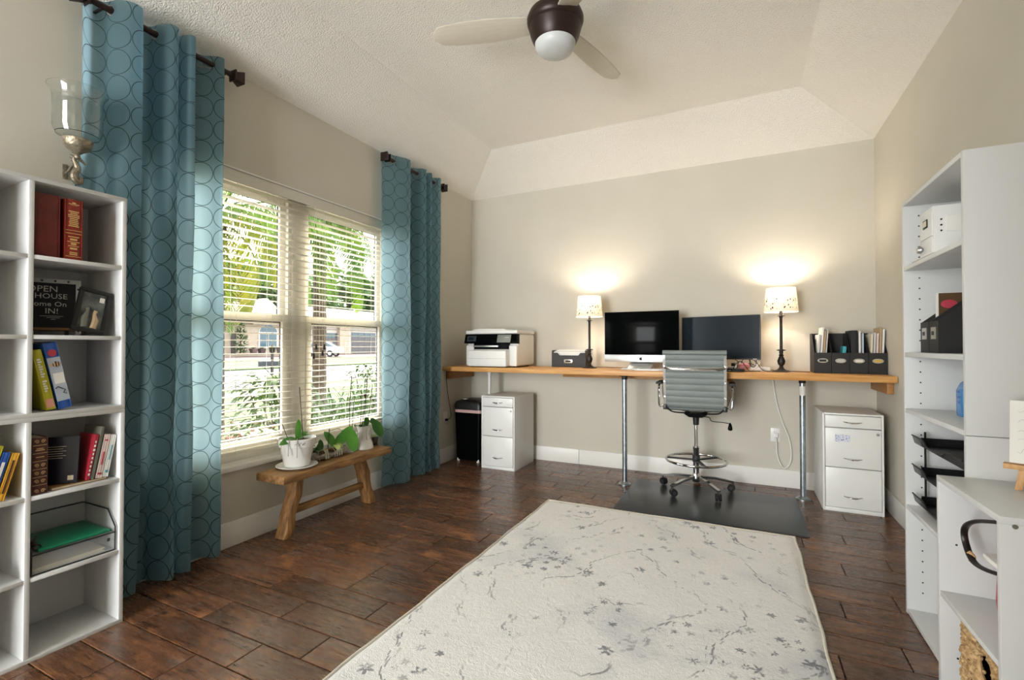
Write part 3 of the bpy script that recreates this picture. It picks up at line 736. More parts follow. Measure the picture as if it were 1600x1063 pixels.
MB().lathe([(.011, 0), (.013, .004), (.009, .012), (.012, .022), (.008, .032), (.003, .036)], 12).build('body', 'dark_iron', fg)
MB().tube([(0, 0, .03), (0, .006, .042), (0, .010, .052)], [.005, .004, .0008], 7).tube([(0, 0, .03), (0, -.008, .042), (0, -.012, .046)], [.005, .0035, .0008], 7).build('horns', 'dark_iron', fg)
MB().tube([(0, .008, .016), (.003, .018, .012), (.003, .022, .003)], .003, 6).build('arm', 'dark_iron', fg)

# ------------------------------------------------------------------ bench and pots
BZ = .412
be = thing('wooden_bench', 'rustic narrow wooden bench under the window', 'bench', (.19, -2.19, 0))
mb = MB(); N = 16
for i in range(N+1):
    t_ = i/N; y = -.475+.95*t_; jz = .003*math.sin(i*2.1); jx = .004*math.sin(i*1.3+1)
    mb.v += [(-.12+jx, y, BZ-.047+jz), (.125+jx*.6, y, BZ-.047+jz), (.125+jx*.6, y, BZ), (-.12+jx, y, BZ)]
for i in range(N):
    for k in range(4): mb.f.append((i*4+k, i*4+(k+1) % 4, i*4+4+(k+1) % 4, i*4+4+k))
mb.f += [(0, 3, 2, 1), (N*4, N*4+1, N*4+2, N*4+3)]
mb.build('seat', 'rustic_wood', be, bevel=.006)
for (yt0, yt1, yb0, yb1) in ((-.29, -.235, -.395, -.335), (.25, .305, .345, .405)):
    mb = MB(); N = 6
    for i in range(N+1):
        t_ = i/N; z = (BZ-.047)*t_; a = yb0+(yt0-yb0)*t_+.005*math.sin(i*2.2); c_ = yb1+(yt1-yb1)*t_+.005*math.sin(i*1.7+1); e_ = .006*math.sin(i*1.9)
        mb.v += [(-.055, a, z), (.03+e_, a, z), (.03+e_, c_, z), (-.055, c_, z)]
    for i in range(N):
        for k in range(4): mb.f.append((i*4+k, i*4+(k+1) % 4, i*4+4+(k+1) % 4, i*4+4+k))
    mb.f += [(0, 3, 2, 1), (N*4, N*4+1, N*4+2, N*4+3)]
    mb.build('leg', 'rustic_wood_leg', be, bevel=.005)
MB().box(-.03, -.33, .125, .002, .345, .168).build('stretcher', 'rustic_wood', be, bevel=.004)

def orchid_leaf(mb, base, ang, L, W_, rise=.5, droop=.5): mb.leaf(base, (math.cos(ang), math.sin(ang), rise), (0, 0, 1), L, W_, droop, 8, .22)
# large white pot on its saucer
gp = thing('potted_orchid', 'large white pot on a saucer with a small orchid and dark stake', 'potted plant', (.175, -2.455, BZ))
MB().lathe([(.075, 0), (.110, .006), (.125, .016), (.122, .019), (.10, .012), (.02, .010)], 36).build('saucer', 'porcelain', gp)
MB().lathe([(.072, .011), (.076, .014), (.098, .135), (.106, .137), (.112, .186), (.106, .188), (.100, .170), (.02, .168)], 36).build('pot', 'porcelain', gp)
MB().lathe([(.099, .166), (.06, .172), (.01, .174)], 24).build('potting_bark', 'bark_mix', gp)
lf = MB(); lf.leaf((0, 0, .17), (.1, -.03, 1), (1, 0, 0), .135, .05, .05, 8, .2)
lf.leaf((0, .0, .17), (.35, .8, .75), (0, 0, 1), .10, .045, .6, 8, .2); lf.leaf((.02, -.03, .185), (.15, -1, .12), (.8, 0, .6), .135, .042, .25, 8, .2)
lf.leaf((-.01, .02, .17), (-.3, .9, .8), (0, 0, 1), .11, .05, .5, 8, .2)
lf.build('leaves', 'leaf_green', gp)
st = MB().tube([(.0, .045, .165), (.0, .03, .33), (0, .015, .505)], .0028, 6).tube([(0, -.06, .17), (.02, -.11, .25), (.02, -.125, .29)], .002, 5)
st.build('stake', 'stem_dark', gp)
rt = MB()
for s_ in range(4):
    a = -1.9+.4*s_; x, y = .09*math.cos(a), .09*math.sin(a)
    rt.tube(crom([(x*.4, y*.4, .172), (x*1.1, y*1.1, .196), (x*1.35, y*1.35, .165), (x*1.42, y*1.42, .12-.012*s_)], 4), .0025, 5)
rt.build('aerial_roots', 'root_grey', gp)
sb = MB()
for k, (dy, dz) in enumerate(((-.03, 0), (-.02, .006), (-.01, -.004), (0, .006), (.012, -.003), (.022, .004))):
    a = -.35+.0; ang = math.atan2(dy+.0, .1); pt = lambda y_, z_: (.1105*math.cos(y_/.11-.55), .1105*math.sin(y_/.11-.55), .162+z_)
    sb.tube([pt(dy, dz-.006), pt(dy+.006, dz+.004), pt(dy+.010, dz-.004)], .0011, 4)
sb.build('scribbled_name', 'black_matte', gp)
# driftwood planter
dw = thing('driftwood_planter', 'grey driftwood trough planted with small orchids beside the large white pot', 'potted plant', (.17, -2.195, BZ), rz=.0)
mb = MB(); N = 14; M_ = 10
for i in range(N+1):
    t_ = i/N; y = -.145+.285*t_; R_ = .042*(.7+.3*math.sin(PI*t_))+.006*math.sin(i*2.3); zz = .006+.0*t_
    for k in range(M_):
        a = 2*PI*k/M_; top_ = math.sin(a); rr_ = R_*(1+.10*math.sin(3*a+i*.7))
        z = rr_*math.sin(a)*.95
        if z > .012 and 1 < i < N-1: z = .012-.4*(z-.012)
        mb.v.append((rr_*math.cos(a)*1.05, y, max(0, z+R_*.95+zz-.006)+.02*t_*0))
for i in range(N):
    for k in range(M_): mb.f.append((i*M_+k, i*M_+(k+1) % M_, (i+1)*M_+(k+1) % M_, (i+1)*M_+k))
mb.f += [tuple(range(M_))[::-1], tuple(range(N*M_, (N+1)*M_))]
mb.build('trough', 'driftwood', dw, smooth=60)
q = MB().ball((0, -.085, .052), .034, 8, (1, 1.4, .5)).ball((0, .04, .055), .030, 8, (1, 1.5, .45)); q.build('moss_and_bark', 'bark_mix', dw)
lf = MB()
for k in range(9): lf.leaf((random.uniform(-.02, .02), -.09+random.uniform(-.02, .03), .06), (random.uniform(-.6, .9), random.uniform(-1, 1), random.uniform(.5, 1.4)), (0, 0, 1), random.uniform(.05, .09), .036, .5, 6, .2)
lf.build('leaves', 'leaf_dark', dw)
lf = MB(); FC = (1, -.45, .25)
lf.leaf((.055, .135, .185), (.22, .10, -1), FC, .17, .088, .0, 10, .12); lf.leaf((.02, .055, .07), (.25, .55, 1), FC, .17, .07, .25, 10, .12); lf.leaf((0, .05, .065), (-.1, -.35, 1), FC, .14, .055, .5, 10, .15); lf.leaf((-.02, .08, .065), (-.1, .75, 1), FC, .15, .06, .6, 10, .15)
lf.tube([(.01, .08, .06), (.03, .11, .14), (.055, .135, .185)], .004, 6)
lf.build('large_leaves', 'leaf_green', dw)
lf = MB(); lf.leaf((.02, .035, .085), (.7, -.3, .35), (0, 0, 1), .075, .045, .9, 6, .25); lf.leaf((.02, .04, .09), (.7, .25, .3), (0, 0, 1), .06, .04, .9, 6, .25); lf.build('pale_flower', 'leaf_pale', dw)
MB().tube([(0, -.01, .06), (0, 0, .12), (0, .006, .20)], .003, 6).tube([(0, .0, .185), (.01, .07, .19), (.01, .10, .18)], .0022, 5).build('stakes', 'stem_dark', dw)
rt = MB()
for k in range(9):
    y = -.11+.02*k; s_ = random.choice((-1, 1)); rt.tube(crom([(0, y, .062), (.03, y+.01*s_, .075), (.05, y+.02*s_, .05), (.056, y+.015*s_, .012)], 4), .0022, 5)
rt.build('aerial_roots', 'root_grey', dw)
# white cylinder pot with stakes
cp = thing('cylinder_pot', 'white straight sided pot with two tall stakes on the bench', 'potted plant', (.15, -1.985, BZ))
MB().lathe([(.048, 0), (.052, .003), (.060, .135), (.056, .136), (.053, .122), (.01, .12)], 30).build('pot', 'porcelain', cp)
MB().lathe([(.053, .121), (.01, .125)], 20).build('potting_bark', 'bark_mix', cp)
MB().tube([(0, .0, .12), (0, .005, .36), (0, .022, .548)], .003, 6).tube([(0, .03, .12), (0, .035, .27), (0, .05, .395)], .0026, 6).build('stakes', 'stem_dark', cp)
lf = MB(); lf.leaf((0, .01, .12), (-.6, -.3, .9), (0, 0, 1), .09, .045, .8, 7, .2); lf.leaf((0, .02, .12), (-.5, .8, .9), (0, 0, 1), .09, .045, .8, 7, .2); lf.build('leaves', 'leaf_dark', cp)
# flared white pot / carafe with tall stakes, heart clip and big leaves
cc = thing('flared_pot', 'white flared carafe pot with several tall stakes and drooping orchid leaves', 'potted plant', (.155, -1.852, BZ))
MB().lathe([(.076, 0), (.079, .004), (.070, .04), (.046, .10), (.036, .130), (.046, .165), (.043, .166), (.032, .132), (.01, .13)], 30).build('pot', 'porcelain', cc)
MB().lathe([(.040, .150), (.02, .162), (.005, .165)], 18).build('potting_bark', 'bark_mix', cc)
sk = MB()
for (a, b2) in (((0, -.012, .15), (0, .055, .585)), ((0, -.03, .15), (0, -.015, .42)), ((0, .01, .15), (0, .035, .45)), ((0, .04, .15), (0, .10, .47))):
    sk.tube([a, ((a[0]+b2[0])/2, (a[1]+b2[1])/2+.004, (a[2]+b2[2])/2), b2], .0024, 6)
sk.build('stakes', 'stem_dark', cc)
ht = [(0, -.018), (.012, .0), (.015, .010), (.010, .017), (.003, .016), (0, .011), (-.003, .016), (-.010, .017), (-.015, .010), (-.012, 0)]
MB().prism(ht, 0, -.002, .002).shift((.004, .018, .39)).build('heart_clip', 'brown_leather', cc)
lf = MB(); FC = (1, -.45, .25); lf.tube([(0, .01, .155), (.02, .04, .20), (.04, .065, .205)], .004, 6); lf.leaf((.04, .06, .205), (.28, .38, -.75), FC, .15, .080, .1, 10, .12); lf.leaf((.02, .055, .205), (.1, .9, -.35), (1, -.3, .4), .13, .066, .8, 10, .12); lf.leaf((.02, .02, .165), (.2, -.3, 1), FC, .09, .045, .5, 8, .15); lf.leaf((0, .0, .16), (-.2, .9, 1.2), (0, 0, 1), .14, .06, 1.1, 8, .2); lf.leaf((0, -.02, .16), (.2, -.7, .9), (0, 0, 1), .10, .05, .9, 8, .2)
lf.build('leaves', 'leaf_dark', cc)
lf = MB()
for k in range(5): lf.leaf((0, .085+random.uniform(-.01, .01), .30+.02*k), (random.uniform(-1, 1), random.uniform(-.6, 1), .1), (0, 0, 1), .03, .02, .9, 4, .2)
lf.build('dried_flowers', 'bark_mix', cc)
rt = MB()
for k in range(5):
    a = -.9+.5*k; c1, s1 = math.cos(a), math.sin(a); rt.tube(crom([(c1*.03, s1*.03, .165), (c1*.055, s1*.055, .165), (c1*.06, s1*.06, .12), (c1*.066, s1*.066, .07)], 4), .002, 5)
rt.build('aerial_roots', 'root_grey', cc)
# small glass with a seedling
gs = thing('seedling_glass', 'small clear glass of dark soil with a pale green seedling', 'potted plant', (.165, -1.742, BZ))
MB().lathe([(.030, 0), (.032, .002), (.040, .125), (.038, .125), (.030, .006), (.004, .005)], 28, cap=False).build('glass', 'clear_glass', gs)
MB().lathe([(.002, .0065), (.0285, .0065), (.034, .060), (.02, .064), (.002, .066)], 24, cap=False).build('soil', 'soil', gs)
lf = MB()
for k in range(7): lf.leaf((0, 0, .062), (math.cos(k*.9), math.sin(k*.9), 1.2), (0, 0, 1), .05, .022, .7, 5, .2)
lf.build('leaves', 'leaf_pale', gs)
# ------------------------------------------------------------------ desk
DZ, DT, DF = .975, .045, -.578
dk_ = thing('pipe_desk', 'long pine plank desk on galvanised pipe legs along the back wall', 'desk', (W/2, -.29, 0))
o = Vector((W/2, -.29, 0))
MB().box(.004, DF, DZ-DT, W-.004, -.004, DZ).shift(-o).build('desktop', 'pine', dk_, bevel=.003)
MB().box(.002, -.50, DZ-DT-.085, .04, -.012, DZ-DT).shift(-o).build('wall_cleat', 'pine_cleat', dk_, bevel=.002)
MB().box(W-.04, -.475, DZ-DT-.085, W-.002, -.012, DZ-DT).shift(-o).build('wall_cleat', 'pine_cleat', dk_, bevel=.002)
MB().box(1.20, -.325, DZ-DT-.04, 2.66, -.285, DZ-DT).shift(-o).build('joining_board', 'pine_cleat', dk_, bevel=.002)
for (x, y) in ((1.823, -.51), (3.146, -.31), (.40, -.31)):
    lg = MB().cyl((x, y, .012), (x, y, DZ-DT-.012), .0205 if x > 1 else .0165, 18).shift(-o).build('pipe_leg', 'galvanised' if x > 1 else 'white_metal', dk_)
    MB().lathe([(.052, 0), (.052, .007), (.036, .011), (.028, .022), (.023, .026)], 24, (x, y, 0)).shift(-o).build('floor_flange', 'galvanised', lg)
    MB().lathe([(.024, DZ-DT-.035), (.024, DZ-DT-.010), (.045, DZ-DT-.008), (.045, DZ-DT)], 24, (x, y, 0)).shift(-o).build('top_flange', 'black_matte' if x > 1 else 'white_metal', lg)
    if x > 3: MB().lathe([(.0222, .80), (.0222, .87)], 18, (x, y, 0), cap=False).shift(-o).build('pipe_sticker', 'paper', lg)

# ------------------------------------------------------------------ printer
pt = thing('printer', 'white and black inkjet printer with paper tray at the desk end', 'printer', (.515, -.285, DZ))
x0, x1, y0, y1 = -.28, .285, -.215, .205
q = MB().box(x0, y0+.03, .012, x1, y1, .325); q.build('body', 'white_plastic', pt, bevel=.018, seg=3)
MB().box(x0, y0, .012, x0+.09, y0+.06, .215).build('front_column', 'white_plastic', pt, bevel=.012, seg=3); MB().box(x1-.085, y0-.005, .012, x1, y0+.06, .215).build('front_column', 'white_plastic', pt, bevel=.012, seg=3)
MB().box(x0+.085, y0+.01, .175, x1-.085, y0+.035, .235).build('output_slot', 'black_gloss', pt)
MB().box(x0+.10, y0-.03, .195, x1-.19, y0+.02, .213).build('output_tray', 'aluminium', pt, bevel=.003)
tr_ = MB().box(x0+.065, y0-.085, .008, x1-.075, y0+.03, .165).build('paper_cassette', 'white_plastic', pt, bevel=.014, seg=3)
MB().box(x0+.067, y0-.0862, .083, x1-.077, y0-.084, .087).build('cassette_seam', 'paper_grey', tr_)
pn = MB().prism([(y0+.06, .225), (y0-.035, .232), (y0-.008, .322), (y0+.06, .322)], 0, x0-.002, x1+.002).build('control_panel', 'black_gloss', pt, bevel=.004)
def on_panel(x_a, z_a, x_b, z_b, d=.002):
    f = lambda z: y0-.035+.027*(z-.232)/.09-d
    return MB().hexa([(x_a, f(z_a), z_a), (x_b, f(z_a), z_a), (x_b, f(z_a)+.004, z_a), (x_a, f(z_a)+.004, z_a), (x_a, f(z_b), z_b), (x_b, f(z_b), z_b), (x_b, f(z_b)+.004, z_b), (x_a, f(z_b)+.004, z_b)])
on_panel(x0+.03, .252, x0+.13, .305).build('touch_screen', 'charcoal', pn)
on_panel(x0+.045, .265, x0+.10, .295, .003).build('screen_glass', 'screen_dark', pn)
on_panel(x1-.20, .24, x1-.055, .315).build('clear_window', 'brushed_steel', pn)
on_panel(x1-.12, .286, x1-.075, .293, .003).build('brand_print', 'paper', pn)
MB().box(x0-.002, y0+.0, .325, x1+.002, y1+.002, .360).build('scanner_lid', 'white_plastic', pt, bevel=.008, seg=3)
MB().prism([(x0+.03, .360), (x1-.14, .360), (x1-.17, .376), (x0+.12, .380), (x0+.05, .372)], 1, y0+.06, y1-.05).build('document_feeder', 'white_plastic', pt, bevel=.004)
MB().box(x0+.15, y0+.09, .374, x1-.22, y0+.24, .379).build('feeder_slot', 'charcoal', pt)
for sx in (x0+.05, x1-.05):
    MB().lathe([(.014, 0), (.014, .013)], 12, (sx, y1-.06, 0)).build('foot', 'rubber', pt); MB().lathe([(.014, 0), (.014, .013)], 12, (sx, y0+.05, 0)).build('foot', 'rubber', pt)

# ------------------------------------------------------------------ hanging file box
fb = thing('file_box', 'dark grey open file box holding folders on the desk', 'file box', (1.208, -.108, DZ))
hw, hd, hh = .172, .085, .165
q = MB().box(-hw, -hd, 0, hw, hd, .004).box(-hw, hd-.004, .004, hw, hd, hh+.01).box(-hw, -hd+.004, .004, -hw+.004, hd-.004, hh).box(hw-.004, -hd+.004, .004, hw, hd-.004, hh)
q.build('shell', 'charcoal', fb, bevel=.001)
MB().prism([(-hw, 0.0), (hw, 0), (hw, .14), (hw-.05, .14), (hw-.07, .115), (-hw+.08, .115), (-hw+.06, .14), (-hw, .14)], 1, -hd, -hd+.004).build('front_panel', 'charcoal', fb)
lh = MB().prism([(-.04, .04), (.04, .04), (.045, .058), (.04, .076), (-.04, .076), (-.045, .058)], 1, -hd-.004, -hd).build('label_holder', 'label_metal', fb, bevel=.001)
MB().box(-.028, -hd-.005, .049, .028, -hd-.004, .067).build('label_card', 'charcoal', lh)
for k in range(5):
    zt = .135+.008*k; MB().box(-hw+.012+.004*k, -.06+.028*k, .006, hw-.014, -.056+.028*k, zt+.015).build('hanging_folder', ('paper', 'paper_grey', 'paper', 'paper_cream', 'paper_grey')[k], fb)

# ------------------------------------------------------------------ lamps
def lamp(label, x, y):
    t = thing('table_lamp', label, 'lamp', (x, y, DZ), group='candlestick table lamps on the desk')
    MB().lathe([(.066, 0), (.068, .004), (.055, .010), (.035, .015), (.026, .022), (.018, .03)], 28).build('base', 'dark_iron', t)
    MB().lathe([(.018, .03), (.013, .045), (.024, .06), (.029, .085), (.020, .112), (.014, .125), (.020, .132), (.012, .14), (.015, .155), (.013, .165), (.034, .172), (.034, .175), (.012, .18)], 24).build('vase_turning', 'dark_iron', t)
    MB().lathe([(.0105, .178), (.0105, .43), (.014, .436), (.012, .442), (.029, .448), (.029, .451), (.013, .455), (.0125, .49)], 20).build('stem', 'dark_iron', t)
    pr_ = [(.123, .480), (.104, .672)]
    s = MB().lathe(pr_+[(r-.0015, z) for r, z in pr_[::-1]], 40, cap=False).build('shade', 'lamp_fabric', t)
    MB().tube([(.1035*math.cos(a*PI/20), .1035*math.sin(a*PI/20), .672) for a in range(40)], .0016, 6, closed=True).tube([(.1225*math.cos(a*PI/20), .1225*math.sin(a*PI/20), .480) for a in range(40)], .0016, 6, closed=True).build('trim_wire', 'cord_white', s)['kind'] = 'stuff'
    MB().tube([(-.103, 0, .66), (.103, 0, .66)], .0014, 6).tube([(0, -.103, .66), (0, .103, .66)], .0014, 6).cyl((0, 0, .49), (0, 0, .66), .002, 6).build('spider', 'brushed_steel', t)
    MB().lathe([(.012, .49), (.014, .515), (.028, .55), (.03, .57), (.02, .592), (.004, .6)], 20).build('bulb', 'bulb', t)
    d = bpy.data.lights.new('lamp_light', 'POINT'); d.energy = 4.5; d.color = (1, .88, .74); d.shadow_soft_size = .03
    l = bpy.data.objects.new('lamp_light', d); C.objects.link(l); l.parent = t; l.location = (0, 0, .615)
    return t
mat('bulb', '#FFE9C8', .4, emit=5)
lamp('lit candlestick table lamp standing between file box and computer', 1.442, -.265)
lamp('lit candlestick table lamp standing between monitor and magazine files', 3.012, -.22)

# ------------------------------------------------------------------ all-in-one computer
im = thing('desktop_computer', 'silver all-in-one computer with a black screen and apple emblem', 'computer', (1.918, -.28, DZ))
q = MB().box(-.325, -.003, .062, .325, .006, .515); q.build('rear_shell', 'aluminium', im, bevel=.002)
MB().prism([(.0, .10), (.035, .22), (.035, .36), (.0, .50)], 0, -.25, .25).shift((0, .006, 0)).build('rear_bulge', 'aluminium', im)
MB().box(-.325, -.007, .128, .325, -.003, .515).build('screen_glass', 'black_gloss', im, bevel=.0015)
ch = MB().box(-.325, -.007, .062, .325, -.003, .1275).build('chin', 'aluminium', im, bevel=.0015)
ap = [(0, .010), (.004, .013), (.010, .012), (.0135, .006), (.0105, .002), (.0105, -.003), (.0135, -.008), (.010, -.014), (.006, -.016), (0, -.0145), (-.006, -.016), (-.010, -.014), (-.014, -.006), (-.0135, .004), (-.010, .011), (-.004, .013)]
MB().prism(ap, 1, -.0078, -.007).shift((0, 0, .094)).build('emblem', 'black_matte', ch)
MB().prism([(0, .015), (.006, .018), (.007, .025), (.001, .022)], 1, -.0078, -.007).shift((0, 0, .094)).build('emblem_leaf', 'black_matte', ch)
MB().prism([(.010, .17), (.010, .06), (-.085, .008), (-.09, 0), (.09, 0), (.09, .007), (.035, .03), (.03, .17)], 0, -.10, .10).shift((0, .01, 0)).build('stand', 'aluminium', im, bevel=.002)
kb = thing('keyboard', 'thin white keyboard in front of the silver computer', 'keyboard', (1.985, -.42, DZ))
MB().prism([(-.055, 0), (.055, 0), (.055, .010), (-.055, .005)], 0, -.21, .21).build('case', 'aluminium', kb, bevel=.001)
km = MB().box(-.0135, -.007, 0, .0135, .007, .003).mesh('key', 'white_plastic', bevel=.001, seg=1)
for r in range(5):
    for c_ in range(13): link('key', km, kb, (-.19+.0316*c_, -.04+.019*r, .0062+.0009*r))
# ------------------------------------------------------------------ second monitor, turned toward the chair
a, b2 = Vector((2.252, -.14, 0)), Vector((2.862, -.33, 0)); md = (a+b2)/2; rz = math.atan2(b2.y-a.y, b2.x-a.x)
mo = thing('monitor', 'matte black flat monitor angled beside the silver computer', 'monitor', (md.x, md.y, DZ), rz=rz)
hw = (b2-a).length/2
MB().box(-hw, -.006, .095, hw, .012, .458).build('case', 'black_plastic', mo, bevel=.002)
MB().box(-hw+.006, -.0075, .108, hw-.006, -.006, .452).build('screen', 'screen_dark', mo)
MB().box(hw-.055, -.0072, .098, hw-.025, -.006, .104).build('brand_print', 'paper_grey', mo)
MB().box(-.12, .012, .15, .12, .04, .40).build('rear_housing', 'black_plastic', mo, bevel=.01)
MB().box(-.03, .035, .012, .03, .05, .30).build('stand_neck', 'black_plastic', mo, bevel=.003)
MB().box(-.12, -.07, 0, .12, .12, .012).build('stand_base', 'black_plastic', mo, bevel=.004)
# ------------------------------------------------------------------ clutter under the monitor
ps = thing('power_strip', 'white power strip with plugs lying under the monitor', 'power strip', (2.78, -.14, DZ), rz=-.12)
MB().box(-.16, -.025, 0, .16, .025, .034).build('body', 'white_plastic', ps, bevel=.006)
for k, x in enumerate((-.12, -.06, .0, .06)): MB().box(x-.014, -.016, .034, x+.014, .016, .062).build('plug', ('cable_black', 'white_plastic', 'cable_black', 'white_plastic')[k], ps, bevel=.003)
def cable(label, pts, r=.003, m_='cable_black', grp='cables tangled behind the monitor'):
    o_ = MB().tube(crom(pts, 8), r, 6).build('cable', m_, None); return tag(o_, label, 'cable', grp)
cable('black cable drooping from the monitor down to the desk', [(2.80, -.26, 1.08), (2.84, -.25, 1.04), (2.865, -.25, 1.0), (2.90, -.26, .98), (2.96, -.30, .9785), (3.05, -.31, .9785)])
cable('black lamp cord looping along the desk from the right lamp', [(3.03, -.16, .980), (2.95, -.12, .982), (2.88, -.10, .995), (2.80, -.10, 1.03)])
cable('black cord running from the right lamp to the magazine files', [(3.06, -.19, .980), (3.12, -.22, .9785), (3.17, -.23, .9785), (3.205, -.245, .9785)])
cable('black cable arching out of the power strip plugs', [(2.72, -.13, 1.03), (2.74, -.16, 1.07), (2.78, -.16, 1.075), (2.80, -.12, 1.03)])
cable('black cable lying in front of the power strip', [(2.64, -.33, .9785), (2.72, -.34, .9785), (2.80, -.33, .9785), (2.86, -.28, .9785)])
cable('grey cord between the left lamp and the silver computer', [(1.45, -.13, .9785), (1.55, -.10, .9785), (1.68, -.14, .9785), (1.78, -.13, .9785)], .0025, 'dark_iron', None)
cable('black cable looping over the pink pouch', [(2.66, -.27, .979), (2.68, -.265, 1.03), (2.72, -.262, 1.055), (2.75, -.262, 1.02), (2.78, -.27, .979)])
cable('black cable rising from the adapter to the monitor back', [(2.69, -.36, 1.003), (2.70, -.34, 1.05), (2.68, -.30, 1.07), (2.66, -.20, 1.10)])
cable('white charger cord curled beside the power strip', [(2.80, -.19, .979), (2.83, -.20, 1.0), (2.86, -.18, 1.04), (2.85, -.15, 1.05)], .003, 'cord_white', None)
cable('thin black cord hanging in a loop beneath the monitor edge', [(2.78, -.29, 1.08), (2.79, -.29, 1.03), (2.81, -.285, 1.01), (2.83, -.28, 1.03), (2.83, -.275, 1.08)])
pk = thing('pink_pouch', 'pink crumpled pouch among the cables under the monitor', 'pouch', (2.735, -.215, DZ))
q = MB().ball((0, 0, .034), .034, 12, (1.4, .8, 1.0)); q.v = [(x+.006*math.sin(40*z+20*y), y+.005*math.sin(50*x), max(0, z+.006*math.sin(45*x+30*y))) for x, y, z in q.v]; q.build('pouch_body', 'pink_stuff', pk)
MB().tube([(-.04, -.02, .045), (0, -.032, .05), (.04, -.02, .045)], .003, 6).build('drawstring', 'red_print', pk)
rt_ = thing('black_adapter', 'flat black adapter box at the desk edge under the monitor', 'adapter', (2.675, -.40, DZ), rz=.05)
MB().box(-.07, -.03, 0, .07, .03, .024).build('case', 'black_plastic', rt_, bevel=.004)
MB().box(-.05, -.0312, .010, -.03, -.030, .014).build('indicator', 'paper_grey', rt_)

# ------------------------------------------------------------------ magazine files on the desk
def mag_file(name, label, loc, rz, w_, d_, hf, hb, m_, group, holder='oval', card='paper', top=.45):
    t = thing(name, label, 'magazine file', loc, rz=rz, group=group); e = .003; h = w_/2
    q = MB().box(-h, -d_, 0, h, 0, e)
    q.box(-h, -d_, e, h, -d_+e, hf).box(-h, -e, e, h, 0, hb)
    pl = [(-d_+e, e), (-e, e), (-e, hb), (-d_*top, hb), (-d_+e, hf)]
    q.prism(pl, 0, -h, -h+e).prism(pl, 0, h-e, h); q.build('box', m_, t)
    zc = hf*.62
    if holder == 'oval': pts = [(.036*math.cos(2*PI*k/16)*(1 if abs(math.cos(2*PI*k/16)) < .9 else .95), .017*math.sin(2*PI*k/16)) for k in range(16)]
    else: pts = [(-.022, -.024), (.022, -.024), (.022, .024), (-.022, .024)]
    lo_ = MB().prism([(p[0], p[1]+zc) for p in pts], 1, -d_-.003, -d_).build('label_holder', 'label_metal', t)
    MB().box(-.022 if holder == 'oval' else -.013, -d_-.0038, zc-.008, .022 if holder == 'oval' else .013, -d_-.003, zc+.008).build('label_card', card, lo_)
    return t
cards = ('mag_black', 'paper_grey', 'paper', 'yellow_card'); words = ('white magazines', 'only a small teal card', 'black binders', 'stacked envelopes')
for k in range(4):
    mag_file('magazine_file', 'black magazine file on the desk holding '+words[k], (3.2775+.1125*k, -.09, DZ), 0, .110, .245, .155, .305, 'mag_black', 'magazine files on the desk', card=cards[k])
def sheet(name, label, cat, x, y, w_, d_, h, m_, tilt=0, yaw=0):
    o_ = MB().box(-w_/2, -d_/2, 0, w_/2, d_/2, h).build(name, m_, None, bevel=min(.001, w_/5), loc=(x, y, DZ+.004), rot=(0, tilt, yaw)); return tag(o_, label, cat, 'papers standing in the desk magazine files')
S_ = math.radians
sheet('magazine', 'off white magazine leaning at the left of the first desk file', 'magazine', 3.243, -.215, .014, .2, .29, 'paper_grey', S_(4))
sheet('magazine', 'white magazine standing tallest in the first desk file', 'magazine', 3.262, -.215, .012, .2, .345, 'paper', S_(4))
sheet('magazine', 'tan magazine in the middle of the first desk file', 'magazine', 3.278, -.215, .010, .2, .32, 'paper_tan', S_(4))
sheet('magazine', 'grey magazine at the right of the first desk file', 'magazine', 3.292, -.215, .008, .2, .335, 'paper_grey', S_(4))
sheet('card', 'small teal card in the second desk file', 'card', 3.405, -.245, .022, .12, .20, 'teal_card', S_(5))
sheet('binder', 'thick black binder in the third desk file', 'binder', 3.478, -.21, .040, .22, .318, 'black_matte', 0)
sheet('magazine', 'white booklet beside the black binder in the third desk file', 'magazine', 3.513, -.21, .012, .2, .312, 'paper', 0)
sheet('magazine', 'lavender grey booklet beside the black binder in the third desk file', 'magazine', 3.532, -.21, .010, .2, .295, 'book_sky', 0)
for k, (nm, m_, h) in enumerate((('cream', 'paper_cream', .29), ('pale grey', 'paper_grey', .30), ('beige', 'book_blush', .295), ('brown topped', 'paper_tan', .335), ('white', 'paper', .325))):
    sheet('envelope', nm+' envelope standing in the fourth desk file', 'envelope', 3.578+.017*k, -.21, .011, .2, h, m_, S_(2))

